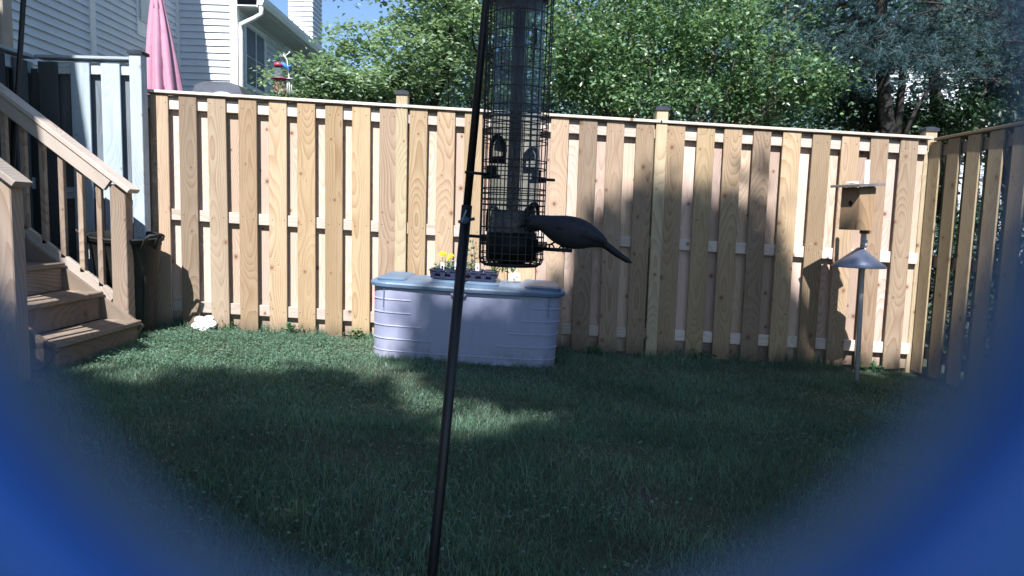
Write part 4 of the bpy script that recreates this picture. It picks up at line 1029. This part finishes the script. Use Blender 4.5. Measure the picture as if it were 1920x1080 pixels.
gr = thing('covered_grill', (gl[0], 7.4, gz(gl[0])), 'grey grill lid just showing above the fence beside the umbrella', 'grill')
gh_ = at(422, 160, 7.4)[2]-gr.location.z
m = MB(); prof = [(-.26, gh_-.12), (-.22, gh_-.03), (-.12, gh_), (.12, gh_), (.22, gh_-.03), (.26, gh_-.13)]
m.add([(x, y, z) for y in (-.2, .2) for x, z in prof], [(i, i+1, 7+i, 6+i) for i in range(5)]+[tuple(range(5, -1, -1)), tuple(range(6, 12))]); m.build('lid', plain('grill_grey', (.16, .18, .22), .35, .1, 8, metal=.4), gr)
m = MB(); m.box((0, 0, (gh_-.13)/2), (.5, .38, gh_-.14)); m.build('grill_cabinet', black_metal, gr)
m = MB(); m.lathe([(.09, -.02), (.08, .0), (.05, .010), (0, .014)], (.05, -.205, gh_-.115), 16, True, 1, .2); m.build('badge_plate', trim, gr)
# red feeder on a hook
RY_ = 7.2; r0 = at(525, 125, RY_); kk = RY_/F_PX
def rp(x, y): q = at(x, y, RY_); return Vector((q[0], RY_, q[2]))
rf = thing('red_feeder', rp(525, 175), 'small hanging bird feeder with red roof and red tray behind the fence', 'bird feeder'); o0 = Vector(rf.location)
def loc(x, y): return rp(x, y)-o0
m = MB(); m.lathe([(0, .012), (7*kk, .008), (8.5*kk, 0), (8.5*kk, -.026), (6*kk, -.028)], loc(522, 120), 18); m.build('roof', red_m, rf)
m = MB(); m.lathe([(6.5*kk, 0), (6*kk, -.04), (7*kk, -.07), (8.5*kk, -.118)], loc(523, 124), 18); m.build('seed_jar', tube_m, rf)
m = MB(); m.lathe([(0, 0), (8*kk, .008), (16*kk, -.004), (16.5*kk, -.010), (6*kk, -.018), (0, -.018)], loc(525, 147), 20); m.build('tray', red_m, rf)
m = MB(); rn = random.Random(3)
for i in range(34):
    a_ = rn.uniform(0, 2*PI); z = rn.uniform(-.02, -.13); R_ = 11.5*kk*(1-.2*abs(z+.07)/.07); c_ = loc(525, 147)
    m.tube([c_+Vector((R_*math.cos(a_+t), R_*math.sin(a_+t), z+.035*math.sin(t*3+i))) for t in np.linspace(0, .9, 5)], .0035, 4)
m.build('twig_nest', plain('dry_twig', (.40, .25, .14), .9, .3, 40), rf)
m = MB(); c_ = loc(523, 116); m.tube([c_, c_+Vector((.005, 0, .05)), loc(530, 103)], .0025, 5); m.build('hanger', black_metal, rf)
hk = thing('garden_hook', rp(538, 400), 'pale ornate hook holding the red feeder and chimes beyond the fence', 'hook'); hk.location.z = gz(-2.4); o1 = Vector(hk.location)
m = MB(); m.tube([Vector((0, .03, 0)), rp(541, 150)-o1+Vector((0, .03, 0)), rp(538, 112)-o1, rp(531, 102)-o1, rp(528, 106)-o1], .006, 8); m.tube([rp(533, 107)-o1, rp(542, 99)-o1], .005, 6); m.lathe([(0, -.012), (.012, 0), (0, .012)], rp(543, 98)-o1, 10); m.build('hook_rod', pole_white, hk)
bb = thing('blue_bird', rp(535, 124), 'small bright blue bird clinging beside the red feeder roof', 'bird')
m = MB(); o2 = Vector(bb.location); m.tube([rp(526, 118)-o2, rp(529, 119)-o2, rp(533, 122)-o2, rp(537, 126)-o2, rp(541, 130)-o2], [.004, .017, .022, .016, .003], 12); m.build('bird_body', blue_bird, bb)
m = MB(); m.tube([rp(538, 127)-o2, rp(542, 125)-o2, rp(547, 122)-o2], [.008, .013, .004], 8); m.build('wing', blue_bird, bb); m = MB(); m.tube([rp(526, 118)-o2, rp(524, 117)-o2], [.004, .001], 6); m.build('beak', black_plastic, bb)
m = MB(); m.tube([rp(537, 126)-o2, rp(541, 129)-o2, rp(540, 133)-o2], [.010, .009, .006], 8); m.build('tail', blue_bird, bb)
wc = thing('wind_chime', rp(544, 148), 'slim silver wind chime tubes hanging right of the red feeder', 'wind chime'); o3 = Vector(wc.location)
m = MB(); m.lathe([(0, .004), (.035, .004), (.035, -.004), (0, -.004)], (0, 0, 0), 14); m.build('top_disc', pole_white, wc)
for i, (x, y1_) in enumerate(((539.5, 180), (542.5, 181), (545.5, 177))):
    m = MB(); a_ = rp(x, 150)-o3; b_ = rp(x, y1_)-o3; m.tube([a_+Vector((0, (i-1)*.015, 0)), b_+Vector((0, (i-1)*.015, 0))], .0055, 8); m.build('chime_tube', pole_white, wc)
m = MB(); m.tube([(0, 0, 0), rp(541, 112)-o3], .002, 5); m.build('cord', black_metal, wc)

# ---------------------------------------------------------------- trees
def tree(name, label, base, boxes, nclump, per, csz, leaf, mat, barkm, trunks, flat=.5, droop=.3, cat='tree', layer=.35, asp=.55, nb=60):
    """boxes: (cx,cy,cz,rx,ry,rz,weight) crown volumes; clumps of leaves fill them unevenly"""
    t = thing(name, base, label, cat); B = np.array(base); W = np.array([b[6] for b in boxes], float); W /= W.sum()
    C = []
    for b in rng.choice(len(boxes), nclump, p=W):
        q = boxes[b]; v = rng.normal(size=3); v /= np.linalg.norm(v); r = rng.random()**.45
        C.append([q[0]+v[0]*r*q[3], q[1]+v[1]*r*q[4], q[2]+v[2]*r*q[5]])
    C = np.array(C); rr = rng.uniform(.5, 1.2, nclump)
    idx = rng.integers(0, nclump, nclump*per)
    off = rng.normal(size=(len(idx), 3)); off[:, 2] *= layer
    L = C[idx]+off*(rr[idx]*csz)[:, None]
    L[:, 2] -= (off[:, 0]**2+off[:, 1]**2)*csz*.18
    quads('crown', L-B, leaf, mat, t, droop=droop, flat=flat, asp=asp)
    for tr in trunks:
        pts = [Vector(p)-Vector(base) for p in tr[0]]; m = MB(); n_ = len(pts); m.tube(pts, [tr[1]*(1-.75*i/(n_-1)) for i in range(n_)], 9); m.build('trunk', barkm, t)
    m = MB(); tops = [np.array(p)-B for tr in trunks for p in tr[0][1:]]
    for c in C[rng.choice(nclump, min(nb, nclump), replace=False)]-B:
        s = min(tops, key=lambda p: np.linalg.norm(p-c)+(2 if p[2] > c[2] else 0)); mid = (s+c)/2+rng.normal(size=3)*.08; mid[2] -= .05
        m.tube([s, (s+mid)/2+rng.normal(size=3)*.03, mid, c], [.022, .016, .011, .004], 5, False)
    m.build('branches', barkm, t)
    return t
def bxp(px, py, Y, rx, ry, rz, w): p = at(px, py, Y); return (p[0], Y, p[2], rx/F_PX*Y, ry, rz/F_PX*Y, w)
TY = 9.4
tb = at(800, 300, TY)
def T(px, py, Y): p = at(px, py, Y); return (p[0], Y, p[2])
tree('dogwood_tree', 'pale green layered tree beside the house left of the feeder', (tb[0], TY, 0),
     [bxp(600, 145, TY-.6, 75, .7, 38, 1.3), bxp(660, 75, TY, 45, .6, 32, .55), bxp(700, 165, TY, 110, 1, 40, 1.6), bxp(790, 110, TY, 90, 1.2, 70, 2), bxp(830, 20, TY, 105, 1.2, 70, 2.2), bxp(930, 110, TY+.6, 80, 1, 110, 1.6), bxp(780, -90, TY, 95, 1.2, 60, 1.2), bxp(940, -60, TY+.5, 110, 1.2, 90, 1.5), bxp(560, 175, TY-.8, 40, .5, 18, .35)],
     430, 56, .17, (.055, .10), leaf_pale, bark_dark,
     [([(tb[0]+.3, TY, 0), T(800, 230, TY), T(840, 120, TY), T(850, 0, TY)], .09), ([(tb[0]+.2, TY, .1), T(760, 230, TY), T(735, 150, TY), T(690, 90, TY)], .05), ([(tb[0]+.4, TY, .1), T(880, 240, TY), T(905, 110, TY), T(930, -30, TY)], .06), ([T(790, 230, TY), T(700, 190, TY), T(620, 160, TY-.4)], .03)], flat=.9, droop=.6, layer=.28)
MY = 8.3
tree('broadleaf_shrub_tree', 'bright green many-stemmed leafy tree right of the feeder behind the fence', T(1230, 420, MY)[:2]+(0,),
     [bxp(1100, 110, MY, 95, .9, 90, 1.6), bxp(1230, 60, MY, 130, 1, 110, 2.4), bxp(1380, 80, MY, 130, 1, 110, 2.2), bxp(1200, 170, MY-.2, 150, .7, 40, 1.2), bxp(1420, 180, MY-.2, 120, .7, 45, 1.2), bxp(1300, -70, MY, 200, 1.2, 90, 2), bxp(1500, 150, MY-.6, 70, .5, 40, .7), bxp(1060, 20, MY, 70, .9, 120, 1)],
     620, 56, .13, (.035, .075), leaf_bright, bark,
     [([T(1230+dx*.5, 430, MY), T(1230+dx, 250, MY), T(1230+dx*1.7, 120, MY), T(1230+dx*2.4, -40, MY)], .035) for dx in (-75, -35, -8, 25, 60, 95, 125)], flat=.25, droop=.2, layer=.7, asp=.6, nb=120)
# pines: drooping needle sprays on long boughs
def pine(base, label, boughs, trunk, needles=70000, trunks=None):
    t = thing('pine_tree', base, label, 'tree', 0, None); B = np.array(base); m = MB(); P = []; D_ = []
    for (a_, b_, w) in boughs:
        a_, b_ = np.array(a_), np.array(b_); mid = (a_+b_)/2+[0, 0, .10]
        pts = [a_*(1-f)**2+2*mid*f*(1-f)+b_*f*f-B for f in np.linspace(0, 1, 6)]; m.tube(pts, [.016*(1-f*.85) for f in np.linspace(0, 1, 6)], 5, False)
        dr = (b_-a_)/np.linalg.norm(b_-a_)
        for _ in range(int(w)):
            f = rng.random()**.7; p = a_*(1-f)**2+2*mid*f*(1-f)+b_*f*f-B
            sp_ = rng.normal(size=3)*[.24, .24, .07]*(.4+f); P.append(p+sp_+[0, 0, -.03]); D_.append(dr+rng.normal(size=3)*.5)
    m.build('boughs', bark_dark, t)
    P = np.array(P); D_ = np.array(D_); D_ /= np.linalg.norm(D_, axis=1)[:, None]; per = max(8, needles//len(P)); n = len(P)*per
    i = np.repeat(np.arange(len(P)), per); d = D_[i]+rng.normal(size=(n, 3))*.55; d[:, 2] -= .1; d /= np.linalg.norm(d, axis=1)[:, None]
    L = rng.uniform(.05, .10, n)[:, None]; s = P[i]+D_[i]*rng.uniform(-.06, .06, n)[:, None]; w = np.cross(d, rng.normal(size=(n, 3))); w /= np.linalg.norm(w, axis=1)[:, None]
    V = np.empty((n, 3, 3)); V[:, 0] = s-w*.0028; V[:, 1] = s+w*.0028; V[:, 2] = s+d*L
    me = bpy.data.meshes.new('crown'); me.vertices.add(3*n); me.vertices.foreach_set('co', V.ravel()); me.loops.add(3*n); me.loops.foreach_set('vertex_index', np.arange(3*n)); me.polygons.add(n); me.polygons.foreach_set('loop_start', np.arange(n)*3)
    me.materials.append(needle_m); me.update(calc_edges=True); link('crown', me, t)
    for tr, r in trunk:
        m = MB(); k_ = len(tr); m.tube([np.array(p)-B for p in tr], [r*(1-.5*i/(k_-1)) for i in range(k_)], 10); m.build('trunk', bark_dark, t)
    return t
QY = 8.6
bo = []
for i in range(60):
    px = rng.uniform(1580, 1800); py = rng.uniform(-160, 110); L_ = rng.uniform(90, 190); s = -1 if rng.random() < .65 else 1
    bo.append((T(px, py, QY+rng.uniform(-.4, .6)), T(px+s*L_, py+rng.uniform(10, 55), QY+rng.uniform(-1.5, .3)), 26))
for i in range(12):
    px = rng.uniform(1560, 1640); py = rng.uniform(40, 130); bo.append((T(px+80, py-20, QY), T(px-rng.uniform(20, 90), py+rng.uniform(10, 40), QY-1.0), 26))
pine(T(1690, 400, QY)[:2]+(-.1,), 'tall blue-green pine with drooping needles behind the right part of the fence', bo,
     [([T(1672, 420, QY), T(1665, 250, QY), T(1655, 150, QY), T(1650, -150, QY)], .11), ([T(1676, 300, QY), T(1688, 190, QY), T(1700, 40, QY)], .06), ([T(1680, 290, QY), T(1720, 200, QY), T(1775, 120, QY)], .03)], 90000)
bo = []
for i in range(70):
    px = rng.uniform(1780, 2050); py = rng.uniform(-160, 160); L_ = rng.uniform(80, 180); s = -1 if rng.random() < .55 else 1
    bo.append((T(px, py, 9.6+rng.uniform(-.5, .8)), T(px+s*L_, py+rng.uniform(5, 45), 9.6+rng.uniform(-1.2, .6)), 24))
pine(T(1900, 400, 9.8)[:2]+(-.1,), 'shaded dark pine at the upper right edge above the side fence', bo,
     [([T(1900, 420, 9.8), T(1885, 200, 9.8), T(1880, -150, 9.8)], .13), ([T(1770, 420, 9.9), T(1752, 150, 9.9), T(1745, -100, 9.9)], .10)], 80000)
# understorey leaves in front of the far house, below the pines
tree('understorey_shrub', 'dark leafy shrub below the pines just above the fence top', T(1700, 420, 9.2)[:2]+(-.1,),
     [bxp(1640, 222, 9.2, 90, .5, 22, 1), bxp(1800, 215, 9.0, 110, .5, 30, 1.4), bxp(1880, 150, 9.4, 60, .5, 60, 1), bxp(1590, 190, 9.2, 50, .5, 30, .6), bxp(1740, 228, 9.0, 60, .4, 14, .6)], 190, 34, .13, (.05, .09), leaf_hedge, bark_dark,
     [([T(1700, 430, 9.2), T(1690, 260, 9.2), T(1670, 200, 9.2)], .03), ([T(1820, 430, 9.2), T(1830, 230, 9.2), T(1850, 160, 9.2)], .03)], flat=.2, layer=.8, nb=60)
tree('side_hedge', 'green hedge with the shade in its leaf colour, glimpsed through the gaps of the side fence', (4.6, 6.5, gz(4.6)),
     [(4.4, 5.0, .6, .35, .9, .7, 1), (4.5, 6.4, .7, .4, .9, .8, 1), (5.0, 7.8, .8, .7, .8, .9, 1.2)], 190, 46, .15, (.05, .09), leaf_hedge, bark_dark,
     [([(4.6, 6.5, -.2), (4.6, 6.4, .6), (4.7, 6.2, 1.2)], .03)], flat=.3, layer=.8, nb=30, cat='hedge')
# far wood filling in behind
def far_wood():
    C = []
    for q_ in range(2000):
        px = rng.uniform(600, 2150); py = rng.uniform(-200, 260) if q_ < 1400 else rng.uniform(150, 290)
        if px < 800 and py < 140 and rng.random() < .8: continue
        if px < 640 and py < 170: continue
        if 1600 < px < 1830 and 110 < py < 290 and rng.random() < .6: continue
        Y = rng.uniform(12, 17); C.append(at(px, py, Y))
    C = np.array(C); i = rng.integers(0, len(C), 85000); P = C[i]+rng.normal(size=(85000, 3))*[.36, .36, .22]
    return P
o = quads('far_wood', far_wood(), (.10, .18), leaf_far, flat=.4); tag(o, 'distant green wood closing the view behind the nearer trees', 'wood', kind='stuff')

# ---------------------------------------------------------------- shade tree behind the viewer
def shade_here(P):
    """is this spot of the yard in the shade of the big tree (as in the photograph)?"""
    x, y = px_of(P)
    return x, y
def in_poly(x, y, poly):
    c = False; j = len(poly)-1
    for i in range(len(poly)):
        (xi, yi), (xj, yj) = poly[i], poly[j]
        if (yi > y) != (yj > y) and x < (xj-xi)*(y-yi)/(yj-yi)+xi: c = not c
        j = i
    return c
lit_ground = [(-50, 500), (-50, 700), (60, 700), (150, 730), (260, 760), (330, 715), (450, 712), (560, 708), (660, 715), (740, 700), (740, 500)]
fence_shade = [(1130, 560), (1150, 480), (1200, 450), (1260, 455), (1330, 470), (1375, 480), (1410, 500), (1430, 520), (1440, 590), (1450, 650), (1465, 730), (1060, 730), (1055, 640), (1095, 600)]
spots = [(880, 800, 105), (1250, 985, 120), (950, 985, 90), (760, 735, 85), (540, 985, 85), (1340, 1040, 90), (1680, 640, 110), (905, 605, 105), (1000, 565, 90), (1040, 790, 65), (620, 790, 60), (420, 830, 50)]
clumps = []
for _ in range(120000):
    if rng.random() < .55:
        X = rng.uniform(-3.6, 4.2); Y = rng.uniform(.6, 5.45); P = np.array([X, Y, gz(X)])
        x, y = px_of(P)
        if in_poly(x, y, lit_ground): continue
        if Y > 5.2 and (x < 1050 or x > 1560): continue
        if Y > 4.78 and -1.0 < X < .42: continue
        if x < -60: continue
    else:
        X = rng.uniform(-1.1, 3.2); Zf = rng.uniform(0, 1.2); Yf = BY if X < .40 else 5.47
        P = np.array([X, Yf, Zf+gz(X)]); x, y = px_of(P)
        if X < .40:
            if not (in_poly(x, y, [(820, 690), (800, 640), (830, 560), (880, 548), (960, 560), (1070, 545), (1070, 700), (700, 700), (700, 668)])): continue
        elif not in_poly(x+rng.normal()*20, y-12+rng.normal()*34, fence_shade): continue
    if any((x-a_)**2+((y-b_)*1.4)**2 < r**2 for a_, b_, r in spots): continue
    t = rng.uniform(12, 19); clumps.append(P-SD*t)
    if len(clumps) >= 4300: break
for _ in range(260):
    P = np.array([rng.uniform(-.22, .30), rng.uniform(1.30, 1.60), rng.uniform(.05, 1.75)]); clumps.append(P-SD*rng.uniform(12, 19))
clumps = np.array(clumps)
# part the crown where the wall of sunlight passes: throw out clumps whose centre would shade lit fence, house or ground
keep = []
for c in clumps:
    bad = 0
    for (Yp, poly) in ((5.47, None),):
        P = c+SD*((Yp-c[1])/SD[1])
        if P[2] > gz(P[0])-.02:
            x, y = px_of(P)
            if not in_poly(x, y, fence_shade) and not in_poly(x, y+80, fence_shade) and not in_poly(x-35, y, fence_shade) and not in_poly(x+35, y, fence_shade) and P[0] > .45 and P[2]-gz(P[0]) > .12: bad = 1
            if P[0] <= .45 and P[2]-gz(P[0]) > .35 and P[0] < -.3: bad = 1
            if -.3 <= P[0] <= .45 and P[2]-gz(P[0]) > .78: bad = 1
    keep.append(not bad)
clumps = clumps[np.array(keep)]
# extra unseen clumps, farther back and to both sides, added to block sky light
ex = np.stack([rng.uniform(-6, 10, 1500), rng.uniform(-22, -5, 1500), rng.uniform(4, 17, 1500)], 1)
ex = ex[(ex[:, 1]+ex[:, 2]*.9 < .2) & (ex[:, 1]+ex[:, 2]*.9 > -9)]
clumps = np.concatenate([clumps, ex])
tt = thing('shade_tree', (.6, -9.5, gz(.6)), 'large leafy tree behind the viewer whose crown shades the lawn', 'tree')
Bt = np.array(tt.location); i = rng.integers(0, len(clumps), 120000)
L = clumps[i]+rng.normal(size=(120000, 3))*[.12, .12, .12]
quads('crown', L-Bt, (.09, .18), leaf_bright, tt, flat=.3, asp=.7)
m = MB(); m.tube([(0, 0, -.2), (.05, .1, 3.5), (-.1, .2, 8), (-.3, .4, 12)], [.3, .24, .18, .08], 12); m.build('trunk', bark, tt)
m = MB()
for c in clumps[rng.choice(len(clumps), 40, replace=False)]-Bt:
    s = np.array([-.1, .2, 6+rng.random()*4.5]); m.tube([s, (s+c)/2+[0, 0, .3], c], [.05, .03, .008], 5, False)
m.build('branches', bark, tt)

# ---------------------------------------------------------------- blue rim of the opening the camera looks through (out of focus, 1.5 cm away)
g = NG('blue_plastic'); tc = g.n('ShaderNodeTexCoord')
g.l(g.mix(g.noise(tc.outputs['Object'], 300, 3), (.045, .17, .56), (.035, .13, .46)), g.b.inputs['Base Color']); g.b.inputs['Roughness'].default_value = .5; rim_m = g.m
DR = .015; cx_, cy_, R0 = -35/F_PX*DR, 372/F_PX*DR, 1012/F_PX*DR
def upath(R, n=44):
    A = [PI-.30+(PI+.60)*k/(n-1) for k in range(n)]
    return [(cx_+R*math.cos(t), cy_+R*math.sin(t)) for t in A]
rim = thing('camera_hood', tuple(CAM+R_np @ np.array([cx_, cy_-R0-.012, -DR])), 'blurred blue plastic rim of the round opening the picture is taken through', 'hood')
def hood(name, prof, mat):
    """prof: (radius offset, depth) pairs swept along the U-shaped opening"""
    m = MB(); vs = []; n_ = len(upath(R0))
    for dr, dz in prof:
        for x, y in upath(R0+dr): vs.append(tuple(R_np @ np.array([x, y, -dz])+CAM-np.array(rim.location)))
    K = len(prof); m.add(vs, [(j*n_+i, j*n_+i+1, ((j+1) % K)*n_+i+1, ((j+1) % K)*n_+i) for j in range(K) for i in range(n_-1)], True)
    m.add([vs[j*n_] for j in range(K)], [tuple(range(K))]); m.add([vs[j*n_+n_-1] for j in range(K)], [tuple(range(K-1, -1, -1))])
    return m.build(name, mat, rim)
lipm = plain('hazy_greyish_blue_edge', (.085, .155, .27), .6, .1, 300)  # haze along the blurred edge put into this lighter colour
hood('rim_lip', [(0, .0150), (.0010, .0150), (.0011, .0151), (.0011, .0154), (0, .0153)], lipm)
hood('rim_body', [(.0012, .0149), (.0016, .0138), (.0024, .0134), (.0028, .0140), (.0036, .0175), (.0090, .0215), (.0200, .0220), (.0200, .0230), (.0034, .0185), (.0012, .0153)], rim_m)
lo_ = Vector(rim.location)
m = MB(); m.tube([Vector((0, .012, -.018)), Vector((0, .012, -.05)), Vector((0, .03, -1.04-0))], .006, 10); m.build('mount_stake', black_metal, rim)
